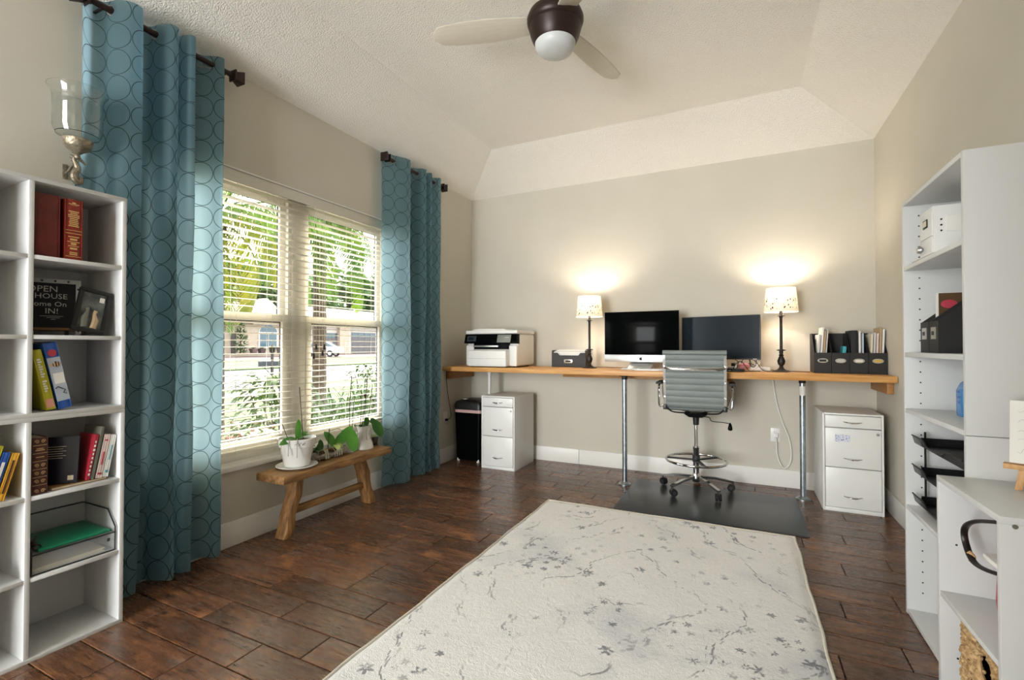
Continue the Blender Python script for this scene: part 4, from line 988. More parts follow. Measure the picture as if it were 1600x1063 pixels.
# ------------------------------------------------------------------ file cabinets
def cabinet(label, x0, y0, wd, dp, h, sticker):
    t = thing('file_cabinet', label, 'file cabinet', (x0+wd/2, y0+dp/2, 0), group='white three drawer file cabinets'); hw, hd = wd/2, dp/2; e = .012
    q = MB().box(-hw, -hd+.004, 0, -hw+e, hd, h).box(hw-e, -hd+.004, 0, hw, hd, h).box(-hw+e, -hd+.004, h-e, hw-e, hd, h).box(-hw+e, -hd+.004, 0, hw-e, hd, .028).box(-hw+e, hd-.005, .028, hw-e, hd, h-e)
    q.build('carcass', 'white_metal', t, bevel=.0015)
    hm = []
    for z0, z1, hz in ((.600, h-.016, .5), (.318, .594, .24), (.032, .312, .30)):
        d_ = MB().box(-hw+e+.0035, -hd, z0, hw-e-.0035, -hd+.35, z1-.0).build('drawer', 'white_metal', t, bevel=.0015)
        zc = z0+(z1-z0)*hz; P = [(-.055+.11*i/10, -hd-.003-.020*math.sin(PI*i/10)**.7, zc-.006*math.sin(PI*i/10)) for i in range(11)]
        MB().tube(P, [.0022+.004*math.sin(PI*i/10) for i in range(11)], 8).build('handle', 'chrome', d_)
        if .3 < z0 < .4:
            MB().tube([(hw-.035, -hd, z1-.03), (hw-.035, -hd-.006, z1-.03)], .009, 14).build('lock', 'brushed_steel', d_)
            if sticker: MB().box(-.105, -hd-.0008, z1-.095, -.015, -hd, z1-.045).build('sticker', 'sticker', d_)
    return t
cabinet('white three drawer file cabinet under the printer beside the bin', .445, -.56, .356, .46, .70, False)
cabinet('white three drawer file cabinet with a product sticker by the right wall', 3.25, -.515, .357, .46, .70, True)

# ------------------------------------------------------------------ bin
bn = thing('waste_bin', 'black plastic bin with a pink liner showing under its lid', 'bin', (.205, -.265, 0))
def rr(hx, hy, r, n_=5):
    out = []
    for cx, cy, a0 in ((hx-r, hy-r, 0), (-hx+r, hy-r, PI/2), (-hx+r, -hy+r, PI), (hx-r, -hy+r, 1.5*PI)):
        for k in range(n_+1): a_ = a0+PI/2*k/n_; out.append((cx+r*math.cos(a_), cy+r*math.sin(a_)))
    return out
def loft(mb, secs):
    k0 = len(mb.v); m_ = len(secs[0][0])
    for poly, z in secs: mb.v += [(p[0], p[1], z) for p in poly]
    for j in range(len(secs)-1):
        for i in range(m_): mb.f.append((k0+j*m_+i, k0+j*m_+(i+1) % m_, k0+(j+1)*m_+(i+1) % m_, k0+(j+1)*m_+i))
    mb.f.append(tuple(range(k0, k0+m_))[::-1]); mb.f.append(tuple(range(k0+(len(secs)-1)*m_, k0+len(secs)*m_))); return mb
loft(MB(), [(rr(.148, .148, .04), .015), (rr(.163, .163, .045), .50)]).build('body', 'black_gloss', bn)
loft(MB(), [(rr(.166, .166, .046), .50), (rr(.1665, .1665, .046), .53)]).build('liner_rim', 'bag_pink', bn)
loft(MB(), [(rr(.167, .167, .046), .53), (rr(.167, .167, .046), .585), (rr(.155, .155, .05), .61), (rr(.11, .11, .05), .628), (rr(.05, .05, .03), .632)]).build('lid', 'black_plastic', bn)
MB().box(-.09, -.10, .615, -.04, -.075, .634).build('lid_sticker', 'paper_grey', bn)
for sx, sy in ((-1, -1), (1, -1), (-1, 1), (1, 1)): MB().box(sx*.115-.014, sy*.135-.012, 0, sx*.115+.014, sy*.135+.012, .03).build('foot', 'white_plastic', bn, bevel=.003)

# ------------------------------------------------------------------ outlets and cords
def outlet(label, loc, rz):
    t = thing('wall_outlet', label, 'outlet', loc, rz=rz, group='white wall outlets')
    MB().box(-.036, -.006, -.058, .036, 0, .058).build('plate', 'white_plastic', t, bevel=.003)
    for s in (-1, 1):
        f = MB().prism(rr(.017, .0145, .008), 1, -.009, -.006).shift((0, 0, s*.02)).build('socket', 'white_plastic', t)
        MB().box(-.008, -.0096, s*.02-.001, -.006, -.009, s*.02+.008).build('slot', 'black_matte', f)
        MB().box(.006, -.0096, s*.02-.001, .008, -.009, s*.02+.008).build('slot', 'black_matte', f)
outlet('white wall outlet under the desk with a white cord plugged in', (2.979, 0, .431), 0)
outlet('white wall outlet between the curtain and the black bin', (0, -.521, .45), PI/2)
wc = thing('extension_cord', 'white power cord looping from the desk to the back wall outlet', 'cord', (2.985, -.02, .45))
MB().tube(crom([Vector(p)-Vector((2.985, -.02, .45)) for p in ((2.962, -.012, .96), (2.968, -.012, .85), (2.99, -.013, .70), (3.03, -.014, .545), (3.075, -.016, .42), (3.093, -.02, .31), (3.085, -.02, .21), (3.045, -.02, .16), (3.01, -.021, .20), (2.99, -.022, .28), (2.986, -.024, .37), (2.982, -.026, .41))], 8), .0062, 8).build('cord', 'cord_white', wc)
MB().box(-.02, -.012, -.035, .014, .0105, -.005).build('plug', 'white_plastic', wc, bevel=.004)
bc = thing('extension_cord', 'thin black power cord hanging from the desk end to the left outlet', 'cord', (.012, -.51, .45))
MB().tube(crom([Vector(p)-Vector((.012, -.51, .45)) for p in ((.03, -.54, .928), (.025, -.535, .85), (.02, -.50, .68), (.022, -.455, .52), (.025, -.45, .46), (.024, -.48, .435), (.02, -.505, .432))], 8), .003, 6).build('cord', 'cable_black', bc)
MB().box(-.002, -.03, -.03, .022, -.002, -.008).build('plug', 'cable_black', bc, bevel=.003)

# ------------------------------------------------------------------ chair mat and rug
MX0, MX1, MY0, MY1 = 1.875, 3.10, -1.16, -.315
mp_ = rr((MX1-MX0)/2, (MY1-MY0)/2, .03)
mat('mat_rubber', '#23272B', .30, col2='#2D3236', vs=4, bump=.04, bs=40)
tag(MB().prism(mp_, 2, 0, .004).build('chair_mat', 'mat_rubber', None, bevel=.0012, loc=((MX0+MX1)/2, (MY0+MY1)/2, .0004)), 'glossy dark grey chair mat on the floor under the swivel chair', 'chair mat')
RGX0, RGX1, RGY0, RGY1 = 1.395, 3.012, -3.50, -1.195
rg = thing('area_rug', 'large cream rug with faded grey medallion pattern in the room centre', 'rug', ((RGX0+RGX1)/2, (RGY0+RGY1)/2, .0))
hx, hy = (RGX1-RGX0)/2, (RGY1-RGY0)/2
mb = MB(); rows = []; NX, NY = 60, 86
def ed(t_): return .003*math.sin(t_*9.1)+.002*math.sin(t_*23)
for j in range(NY+1):
    y = -hy+2*hy*j/NY; row = []
    for i in range(NX+1):
        x = -hx+2*hx*i/NX; e_ = min(i, NX-i, j, NY-j)
        xx = x+(ed(y) if i in (0, NX) else 0); yy = y+(ed(x) if j in (0, NY) else 0)
        row.append((xx, yy, .0015 if e_ == 0 else (.0125+.0012*math.sin(x*11+y*5)*math.sin(y*7))))
    rows.append(row)
mb.grid(rows); mb.build('pile', 'rug_pile', rg, smooth=60)
bd = [(-hx, -hy), (hx, -hy), (hx, hy), (-hx, hy)]
mat('rug_binding', '#D8D2C4', .9)
path = []
for a, c_ in zip(bd, bd[1:]+bd[:1]):
    for k in range(30): t_ = k/30; path.append((a[0]+(c_[0]-a[0])*t_+(ed(a[1]+(c_[1]-a[1])*t_) if a[0] == c_[0] else 0), a[1]+(c_[1]-a[1])*t_+(ed(a[0]+(c_[0]-a[0])*t_) if a[1] == c_[1] else 0), .0062))
MB().tube(path, .0058, 6, closed=True).build('binding', 'rug_binding', rg)

# ------------------------------------------------------------------ drafting chair (faces the desk)
CZ = .0046
ch_ = thing('drafting_chair', 'grey ribbed drafting chair with chrome frame and foot ring', 'office chair', (2.388, -.445, CZ), rz=math.radians(2))
base_a = [18, 90, 162, 234, 306]
hub = MB().lathe([(.028, .075), (.034, .085), (.034, .125), (.022, .15)], 20).build('hub', 'chrome', ch_)
for a_ in base_a:
    t_ = math.radians(a_); c_, s_ = math.cos(t_), math.sin(t_)
    P = [(c_*.02, s_*.02, .115), (c_*.15, s_*.15, .105), (c_*.29, s_*.29, .078)]
    MB().tube(P, .014, 4, flat=(.010, .016), up=(0, 0, 1)).build('base_leg', 'chrome', ch_, smooth=30)
    cs = MB().cyl((c_*.285, s_*.285, .045), (c_*.285, s_*.285, .078), .009, 10).build('caster', 'chrome', ch_)
    ya = t_+1.1; dx, dy = math.cos(ya), math.sin(ya); ox, oy = c_*.285-dy*.012, s_*.285+dx*.012
    for s2 in (-1, 1): MB().tube([(ox+dx*s2*.005, oy+dy*s2*.005, .0285), (ox+dx*s2*.021, oy+dy*s2*.021, .0285)], [.0285, .027], 20).build('wheel', 'rubber', cs)
    MB().tube([(ox-dx*.0225, oy-dy*.0225, .0285), (ox+dx*.0225, oy+dy*.0225, .0285)], .013, 14).build('wheel_cap', 'charcoal', cs)
MB().lathe([(.024, .13), (.024, .34), (.027, .345), (.027, .36), (.018, .362)], 20).build('column_sleeve', 'chrome', ch_)
MB().lathe([(.029, .235), (.029, .285)], 20).build('ring_clamp', 'charcoal', ch_)
MB().lathe([(.0145, .36), (.0145, .56)], 18).build('gas_lift', 'chrome', ch_)
MB().lathe([(.022, .535), (.026, .60)], 16, cap=False).build('lift_cover', 'black_plastic', ch_)
fr2 = MB().tube([(.233*math.cos(k*PI/32), .233*math.sin(k*PI/32), .247) for k in range(64)], .0095, 10, closed=True).build('foot_ring', 'chrome', ch_)
for a_ in (50, 170, 290):
    t_ = math.radians(a_); MB().tube([(.02*math.cos(t_), .02*math.sin(t_), .250), (.228*math.cos(t_), .228*math.sin(t_), .243)], .01, 4, flat=(.006, .017), up=(0, 0, 1)).build('ring_spoke', 'black_plastic', fr2)
mc = MB().hexa([(-.05, -.06, .60), (.05, -.06, .60), (.05, .07, .60), (-.05, .07, .60), (-.09, -.09, .632), (.09, -.09, .632), (.09, .09, .632), (-.09, .09, .632)]).build('tilt_mechanism', 'black_plastic', ch_, bevel=.004)
lv = MB().tube(crom([(.05, -.02, .605), (.10, -.03, .603), (.12, -.04, .577), (.20, -.05, .573), (.245, -.055, .568)], 5), .0035, 6).build('lever', 'black_plastic', ch_)
MB().lathe([(.004, .014), (.010, .0), (.017, -.028), (.016, -.042), (.006, -.048)], 14, (.252, -.056, .56)).build('lever_knob', 'black_gloss', lv)
# side rails: back upright -> curve -> seat
rail = crom([(-.285, 1.128), (-.262, 1.00), (-.238, .86), (-.222, .76), (-.205, .705), (-.165, .676), (-.08, .664), (.06, .662), (.17, .672), (.215, .662)], 6)
for s in (-1, 1):
    MB().tube([(s*.218, p[0], p[1]) for p in rail], .01, 4, flat=(.011, .0075), up=(1, 0, 0)).build('side_rail', 'chrome', ch_, smooth=40)
    # armrest loop and pad
    ar = MB().tube(crom([(s*.228, -.205, .715), (s*.262, -.20, .70), (s*.268, -.195, .78), (s*.268, -.185, .855), (s*.268, -.10, .868), (s*.268, .06, .866), (s*.266, .085, .84), (s*.262, .075, .76), (s*.235, .06, .672)], 5), .008, 8).build('armrest', 'chrome', ch_)
    q = MB().box(s*.268-.024, -.20, .872, s*.268+.024, .05, .889); q.build('arm_pad', 'charcoal', ar, bevel=.006)
    MB().box(s*.218-.014, -.225, .675, s*.218+.014, -.19, .715).build('corner_block', 'black_plastic', ch_, bevel=.004)
    for zz, yy in ((1.02, -.278), (.90, -.256), (.78, -.236)): MB().tube([(s*.218, yy, zz), (s*.218, yy-.008, zz)], .006, 10).build('bolt', 'brushed_steel', ch_)
def pad(path, n_rib, thick, hw):
    L_ = [0]; path = [Vector((0, p[0], p[1])) for p in path]
    for i in range(1, len(path)): L_.append(L_[-1]+(path[i]-path[i-1]).length)
    T_ = L_[-1]; N_ = n_rib*6; front = []; back = []
    def samp(u):
        for i in range(1, len(path)):
            if L_[i] >= u-1e-9:
                k = (u-L_[i-1])/(L_[i]-L_[i-1]); return path[i-1].lerp(path[i], k), (path[i]-path[i-1]).normalized()
    for j in range(N_+1):
        p_, t_ = samp(T_*j/N_); nrm = Vector((0, t_.z, -t_.y)); b_ = thick*(.55+.45*abs(math.sin(PI*n_rib*j/N_))**.55)
        front.append([(x, (p_+nrm*b_).y, (p_+nrm*b_).z) for x in (-hw, -hw*.5, 0, hw*.5, hw)]); back.append([(x, (p_-nrm*b_).y, (p_-nrm*b_).z) for x in (-hw, -hw*.5, 0, hw*.5, hw)])
    mb = MB(); mb.grid(front); mb.grid([r[::-1] for r in back])
    n5 = 5; K = (N_+1)*n5
    for j in range(N_):
        mb.f.append((j*n5, (j+1)*n5, K+(j+1)*n5+4, K+j*n5+4)); mb.f.append((j*n5+4, K+j*n5, K+(j+1)*n5, (j+1)*n5+4))
    for j in (0, N_): mb.f.append(tuple(j*n5+i for i in range(5))+tuple(K+j*n5+i for i in range(5)))
    return mb
pad([(p.x+.004, p.y) for p in rail[1:27]], 9, .011, .209).build('backrest', 'chair_vinyl', ch_, smooth=45)
pad([(p.x, p.y+.004) for p in rail[29:]], 8, .012, .209).build('seat', 'chair_vinyl', ch_, smooth=45)
MB().tube([(-.228, -.286, 1.125), (.228, -.286, 1.125)], .019, 14).build('headroll', 'chair_vinyl', ch_)
MB().tube(crom([(-.218, -.275, 1.012), (-.15, -.288, 1.0), (0, -.290, .998), (.15, -.288, 1.0), (.218, -.275, 1.012)], 4), .01, 8, flat=(.011, .005), up=(0, 0, 1)).build('back_bar', 'chrome', ch_)
for s in (-1, 1): MB().tube(crom([(s*.205, -.19, .690), (s*.17, -.15, .652), (s*.08, -.06, .635), (s*.05, .0, .636)], 4), .006, 6).build('under_brace', 'black_plastic', ch_)
for s in (-1, 1): MB().tube(crom([(s*.21, .12, .664), (s*.16, .09, .645), (s*.06, .05, .636)], 4), .006, 6).build('under_brace', 'black_plastic', ch_)
mat('tray_mesh', '#26282A', .6, alpha=.8)
mat('paper_grey_ink', '#B9B9BC', .8)
# ------------------------------------------------------------------ tall bookcase on the right wall
XB = 3.375; YF, YN, HB = -1.905, -2.555, 1.82
bc_ = thing('tall_bookcase', 'tall white bookcase with rows of peg holes against the right wall', 'bookcase', ((XB+W)/2, (YF+YN)/2, 0))
o = Vector(bc_.location); XK = W-.018; e = .018
def bp_(name, mb, m_='white_laminate', parent=None, **k): return mb.shift(-o).build(name, m_, parent or bc_, **k)
side_far = bp_('side_panel', MB().box(XB, YF-e, 0, XK, YF, HB), bevel=.0012)
bp_('side_panel', MB().box(XB, YN, 0, XK, YN+e, .889), bevel=.0012)
bp_('side_panel', MB().box(XB, YN, .891, XK, YN+e, HB), bevel=.0012)
bp_('top_panel', MB().box(XB, YN+e, HB-e, XK, YF-e, HB), bevel=.0012)
bp_('back_panel', MB().box(XK-.004, YN+e, .05, XK, YF-e, HB-e))
SHZ = [.022, .48, .905, 1.152, 1.532]
for z in SHZ: bp_('shelf', MB().box(XB+.001, YN+e, z-e, XK-.004, YF-e, z), bevel=.0012)
pm_ = MB().tube([(0, 0, 0), (0, -.0008, 0)], .0032, 10).mesh('peg_hole', 'black_matte')
for x in (3.43, 3.62):
    for z in [.10+.046*k for k in range(37)]:
        if all(abs(z-s) > .022 for s in SHZ): link('peg_hole', pm_, side_far, Vector((x, YF-e, z))-o)
# white drawer chest on shelf
q0 = Vector((3.40, -2.195, SHZ[4]+.001))
wb = thing('desk_organiser', 'small white drawer box with label holder and knob on the top shelf', 'organiser', (3.53, -2.125, SHZ[4]+.001))
MB().box(-.128, -.072, 0, .11, .072, .19).build('body', 'white_metal', wb, bevel=.002)
dr = MB().box(-.132, -.066, .075, -.128, .066, .184).build('drawer', 'white_metal', wb, bevel=.001)
MB().box(-.1355, -.024, .115, -.132, .024, .150).build('label_holder', 'dark_iron', dr, bevel=.002)
MB().box(-.1365, -.017, .122, -.1355, .017, .144).build('label_card', 'paper_cream', dr)
d2 = MB().box(-.132, -.066, .006, -.128, .066, .070).build('drawer', 'white_metal', wb, bevel=.001)
MB().tube([(-.132, .035, .036), (-.140, .035, .036), (-.152, .035, .036)], [.007, .016, .013], 16).build('knob', 'brushed_steel', d2)
for k in range(2):
    MB().box(-.09+.10*k, -.078, .085, -.02+.10*k, -.072, .145).build('card_pocket', 'paper', wb, bevel=.001)
for k in range(3): MB().tube([(-.105, -.0725, .09+.022*k), (-.105, -.0745, .09+.022*k)], .0035, 8).build('rivet', 'dark_iron', wb)
wt = MB().prism([(-.010, 0), (.16, 0), (.16, .006), (-.010, .006)], 1, -.13, .11).build('white_tray', 'white_metal', None, bevel=.0015, loc=(3.385, -2.15, SHZ[4]+.001))
tag(wt, 'thin white panel lying under the white drawer box on the top shelf', 'panel')
wb.location.z += .0075
# magazine files with a cookery magazine
mag_file('magazine_file', 'black magazine file on the tall bookcase beside the far side panel', (3.655, -2.018, SHZ[3]+.001), -PI/2, .098, .235, .128, .30, 'mag_black', 'magazine files in the tall bookcase', 'square', 'charcoal', .10)
mag_file('magazine_file', 'black magazine file on the tall bookcase nearest the blue bottle', (3.655, -2.122, SHZ[3]+.001), -PI/2, .098, .235, .128, .30, 'mag_black', 'magazine files in the tall bookcase', 'square', 'charcoal', .10)
pz = thing('cookery_magazine', 'cookery magazine with a pizza photograph standing in a black file', 'magazine', (3.552, -2.055, SHZ[3]+.006), rz=0)
MB().box(-.105, -.006, 0, .085, .004, .242).build('pages', 'paper', pz)
MB().box(-.098, -.0066, .0, .085, -.006, .240).build('cover_print', 'dark_brown', pz)
def disc(c, r, m_, y, a0=0, a1=360):
    P = [(c[0]+r*math.cos(math.radians(a0+(a1-a0)*k/28)), c[1]+r*math.sin(math.radians(a0+(a1-a0)*k/28))) for k in range(28)]
    P = [(min(.085, max(-.098, x)), min(.238, z)) for x, z in P]
    return MB().prism(P, 1, y-.0004, y).build('pizza_picture', m_, pz)
disc((.06, .105), .118, 'book_blush', -.0070); disc((.06, .105), .105, 'yellow_card', -.0075)
for k in range(9): disc((.06+.07*math.cos(1.2+k*.25)*(1 if k % 2 else .7), .105+.075*math.sin(1.2+k*.25)*(1 if k % 2 else .8)), .013, 'red_leather_bright' if k % 2 else 'pine', -.0080)
MB().ball((-.065, -.0068, .195), .022, 8, (1.2, .05, .8)).build('tomato_picture', 'red_print', pz)
# blue bottle
bo = thing('detergent_bottle', 'blue plastic bottle with moulded handle on the middle shelf', 'bottle', (3.550, -2.14, SHZ[2]+.001))
loft(MB(), [(rr(.060, .040, .02), 0), (rr(.062, .042, .022), .01), (rr(.062, .042, .022), .10), (rr(.050, .038, .02), .128), (rr(.028, .024, .012), .15), (rr(.016, .016, .012), .158)]).build('body', 'bottle_blue', bo)
MB().lathe([(.018, .158), (.018, .176), (.014, .178)], 18).build('cap', 'white_plastic', bo)
for k in range(3): MB().box(-.0635, -.01, .05+.02*k, -.0615, .012, .058+.02*k).build('grip_rib', 'book_blue', bo)
# black mesh letter trays
ts = thing('mesh_tray_stack', 'three tier black mesh letter tray in the tall bookcase', 'letter tray', (3.52, -2.235, SHZ[1]+.001))
for k, z in enumerate((.02, .145, .27)):
    hx_, hy_ = .125, .26; tr = MB()
    lip = [(-hx_+.0, z), (hx_, z)]
    tr.box(-hx_+.02, -hy_, z, hx_, hy_, z+.002).box(hx_-.002, -hy_, z+.002, hx_, hy_, z+.035)
    tr.box(-hx_+.02, -hy_, z+.002, hx_-.002, -hy_+.002, z+.035).box(-hx_+.02, hy_-.002, z+.002, hx_-.002, hy_, z+.035)
    to = tr.build('tray', 'tray_black', ts)
    # raised front lip with a scooped middle
    F = MB(); P_ = []
    for i in range(25):
        y = -hy_+2*hy_*i/24; d = abs(y)/hy_; top = z+.045 if d > .45 else (z+.022 if d < .30 else z+.022+.023*(d-.30)/.15)
        P_.append([(-hx_+.02, y, z), (-hx_-.002, y, z+.012), (-hx_-.010, y, top)])
    F.grid(P_); F.build('front_lip', 'tray_mesh', to)
    MB().tube([r[2] for r in P_], .0032, 6).build('rim_wire', 'tray_black', to)
for sx in (-.09, .11):
    for sy in (-.262, .262): MB().cyl((sx, sy, 0), (sx, sy, .33), .004, 8).build('post', 'tray_black', ts)

# ------------------------------------------------------------------ low shelf unit in front of it
XS, SY0, SY1, SH = 3.297, -2.985, -2.562, .757
ls = thing('low_shelf', 'low white two cube shelf holding a straw basket and a bag', 'shelf', ((XS+W)/2, (SY0+SY1)/2, 0)); o = Vector(ls.location); XQ = W-.018
def lp_(name, mb, m_='white_laminate', parent=None, **k): return mb.shift(-o).build(name, m_, parent or ls, **k)
sf = lp_('side_panel', MB().box(XS, SY1-e, 0, XQ, SY1, SH-e), bevel=.0012)
sn_ = lp_('side_panel', MB().box(XS, SY0, 0, XQ, SY0+e, SH-e), bevel=.0012)
lp_('top_panel', MB().box(XS, SY0, SH-e, XQ, SY1, SH), bevel=.0012)
lp_('shelf', MB().box(XS+.001, SY0+e, .372, XQ-.004, SY1-e, .388), bevel=.0012)
lp_('bottom_panel', MB().box(XS+.001, SY0+e, .03, XQ-.004, SY1-e, .046), bevel=.0012)
lp_('back_panel', MB().box(XQ-.004, SY0+e, .046, XQ, SY1-e, SH-e))
for z in (.541, .179): lp_('peg_hole', MB().tube([(3.34, SY1-e, z), (3.34, SY1-e-.0008, z)], .0032, 10), 'black_matte', sf)
for x in (3.325, 3.62): lp_('cam_bolt', MB().tube([(x, SY0, .735), (x, SY0-.001, .735)], .006, 14), 'brushed_steel', sn_)
# straw basket in the lower cube
bk_ = thing('straw_basket', 'woven straw basket with a dark handle hole in the low shelf', 'basket', (3.47, -2.79, .0465))
bw_, bd_, bh_ = .15, .145, .29
MB().box(-.13, -bw_+.01, 0, .14, bw_-.01, .006).box(-.112, -bw_+.012, .006, -.109, bw_-.012, .17).box(.132, -bw_+.012, .006, .135, bw_-.012, bh_-.01).box(-.122, -bw_+.012, .006, .132, -bw_+.015, bh_-.01).box(-.122, bw_-.015, .006, .132, bw_-.012, bh_-.01).build('liner', 'dark_brown', bk_)
random.seed(11)
kn = MB()
for s in range(1): kn.tube(crom([(-.008, -.013, 0), (.004, -.004, .005), (.004, .004, .003), (-.008, .013, -.002)], 3), [.003]+[.0065]*8+[.003], 6)
kme = kn.mesh('weave_strand', 'straw')
for r in range(23):
    z = .008+.0125*r
    for c_ in range(20):
        y = -bw_+.012+.0148*c_+(.007 if r % 2 else 0)
        if ((y-0.0)/.05)**2+((z-.225)/.05)**2 < 1: continue
        ob = link('weave_strand', kme, bk_, (-.133+random.uniform(-.003, .003), y, z), (random.uniform(-.5, .5), 0, 0)); ob.rotation_euler[1] = PI
        if r % 2: ob.rotation_euler[0] += .7
oth = MB()
for r in range(23):
    z = .008+.0125*r
    for s in (-1, 1):
        for c_ in range(14):
            x = -.12+.019*c_; oth.tube([(x-.012, s*(bw_-.004), z), (x, s*(bw_+.003), z+.004), (x+.012, s*(bw_-.004), z)], [.003, .006, .003], 5)
oth.build('side_weave', 'straw', bk_)['kind'] = 'stuff'
ol = [(-.134, .046*math.cos(2*PI*k/20), .225+.046*math.sin(2*PI*k/20)) for k in range(20)]
MB().tube(ol, .006, 6, closed=True).build('handle_rim', 'straw', bk_)
# bag with a black looped handle on the shelf
bg = thing('tote_bag', 'printed tote bag with a looped black handle in the upper cube', 'bag', (3.49, -2.752, .389))
loft(MB(), [(rr(.10, .055, .02), 0), (rr(.105, .06, .025), .05), (rr(.10, .05, .02), .20), (rr(.095, .03, .012), .25)]).build('body', 'red_print', bg)
MB().box(-.107, -.045, .145, -.100, .052, .18).build('white_stripe', 'paper', bg, bevel=.001)
MB().box(-.109, .0, .0, -.1005, .012, .14).build('white_stripe', 'paper', bg, bevel=.001)
loft(MB(), [(rr(.092, .04, .015), .245), (rr(.085, .045, .015), .32)]).build('lining', 'purple_print', bg)
q = MB()
for k in range(7): q.ball((-.090, -.03+.01*k, .265+.016*(k % 3)), .004, 6)
q.build('lining_spots', 'paper', bg)['kind'] = 'stuff'
P = crom([(-.06, -.06, .31), (-.13, -.06, .305), (-.165, -.01, .285), (-.168, .05, .245), (-.165, .055, .20), (-.165, .0, .165), (-.15, -.07, .168), (-.11, -.12, .18)], 7)
MB().tube(P, .009, 8, flat=(.0075, .0045), up=(1, 0, 0)).build('handle', 'leather_black', bg)
MB().tube(crom([(-.166, .016, .158), (-.16, .022, .172), (-.168, .03, .182)], 4), .007, 8).build('knot', 'straw', bg)
MB().box(-.15, -.10, .185, -.07, -.01, .20).build('paper_scrap', 'paper', bg, bevel=.004)
# easel with a card
es = thing('tabletop_easel', 'small wooden easel on the low shelf top', 'easel', (3.522, -2.70, SH), rz=math.radians(-24))
lean_ = math.radians(14); cz = math.cos(lean_); sz_ = math.sin(lean_)
for s in (-1, 1):
    MB().hexa([(s*.075-.008, -.006, 0), (s*.075+.008, -.006, 0), (s*.075+.008, .006, 0), (s*.075-.008, .006, 0), (s*.03-.008, -.006+.30*sz_, .29), (s*.03+.008, -.006+.30*sz_, .29), (s*.03+.008, .006+.30*sz_, .29), (s*.03-.008, .006+.30*sz_, .29)]).build('leg', 'easel_wood', es, bevel=.001)
MB().box(-.105, -.022, .062, .105, .012, .076).build('ledge', 'easel_wood', es, bevel=.001)
MB().hexa([(-.008, .10, 0), (.008, .10, 0), (.008, .112, 0), (-.008, .112, 0), (-.008, .066, .26), (.008, .066, .26), (.008, .078, .26), (-.008, .078, .26)]).build('rear_leg', 'easel_wood', es, bevel=.001)
MB().box(-.038, .058, .262, .038, .074, .276).build('crossbar', 'easel_wood', es, bevel=.001)
cd = thing('handwritten_card', 'white card with faint grey handwriting resting on the small easel', 'card', tuple(Vector((3.522, -2.70, SH+.0768))), rot=(0, 0, math.radians(-24)))
M4 = Matrix.Rotation(-lean_, 4, 'X')
MB().box(-.092, -.013, 0, .092, -.010, .185).xf(M4).build('card', 'paper', cd)
r_ = random.Random(4)
for ln in range(5):
    q = MB(); z = .155-.03*ln; x = -.075; P = []
    while x < .07:
        P.append((x, -.0132, z+r_.uniform(-.006, .008))); x += .006
    q.tube(crom(P, 3), .0006, 4).xf(M4).build('handwriting', 'paper_grey_ink', cd)

# ------------------------------------------------------------------ ceiling fan (blades at rest)
fn = thing('ceiling_fan', 'dark bronze ceiling fan with a frosted globe light and three pale blades', 'ceiling fan', (1.84, -2.23, HF))
FS = .028
MB().lathe([(.062, -.001), (.062, -.010), (.045, -.026), (.018, -.034)], 28).build('canopy', 'bronze', fn)
MB().lathe([(.0125, -.03), (.0125, -.075)], 16).build('downrod', 'bronze', fn)
MB().lathe([(r, z+FS) for r, z in [(.018, -.075), (.022, -.10), (.034, -.122), (.066, -.142), (.112, -.156), (.140, -.174), (.150, -.199), (.150, -.216), (.143, -.235), (.136, -.24), (.135, -.246), (.139, -.25), (.128, -.290), (.112, -.325), (.108, -.33)]], 44).build('motor_housing', 'bronze', fn)
MB().lathe([(r, z+FS) for r, z in [(.108, -.326), (.106, -.345), (.092, -.368), (.06, -.383), (.02, -.389), (.002, -.39)]], 40).build('globe', 'frosted_globe', fn)
mat('fan_blade', '#CFC8B8', .55, col2='#C8C1B0', vs=5, st=(2, 18, 2))
for a_ in (196, 76, 316):
    N_ = 14; top_ = []; 
    rows = []
    for i in range(N_+1):
        t_ = i/N_; x = .145+.53*t_; hw = .052+.022*math.sin(PI*min(1, t_*.9+.05))
        if t_ > .9: hw *= math.sqrt(max(0, 1-((t_-.9)/.1)**2*.85))
        rows.append((x, hw))
    mb = MB(); tw = math.radians(12)
    for (x, hw) in rows:
        for (yy, zz) in ((-hw, -.004), (hw, -.004), (hw, .004), (-hw, .004)): mb.v.append((x, yy*math.cos(tw)-zz*math.sin(tw), -.19+yy*math.sin(tw)+zz*math.cos(tw)))
    for i in range(N_):
        for k in range(4): mb.f.append((i*4+k, i*4+(k+1) % 4, i*4+4+(k+1) % 4, i*4+4+k))
    mb.f += [(0, 3, 2, 1), (N_*4, N_*4+1, N_*4+2, N_*4+3)]
    mb.build('blade', 'fan_blade', fn, rot=(0, 0, math.radians(a_)), bevel=.0015)
# ------------------------------------------------------------------ outdoors, seen through the blind
GZ = -.32
mat('lawn', '#3F5419', .9, col2='#304514', vs=1.2, bump=.5, bs=30, det=8)
mat('asphalt', '#565355', .9, col2='#4F4C4E', vs=.5, bump=.1, bs=40)
mat('concrete', '#6C6762', .9, col2='#645E58', vs=.8)
mat('pavers', '#66534B', .9, col2='#5D4B43', vs=2.0)
mat('mulch', '#5A4030', .95, col2='#3A281D', vs=20, bump=.8, bs=30)
mat('stucco', '#A99A86', .9, col2='#9E907C', vs=3)
mat('stucco_white', '#B4AEA3', .9)
mat('roof_tile', '#A89284', .9, col2='#907C70', vs=6)
mat('garage_grey', '#5A5653', .7)
mat('house_glass', '#3E565C', .1)
mat('door_dark', '#4A3A36', .6)
mat('palm_bark', '#665543', .95, col2='#352A20', vs=4, st=(3, 3, 14), bump=1.0, bs=14, bst=(2, 2, 10))
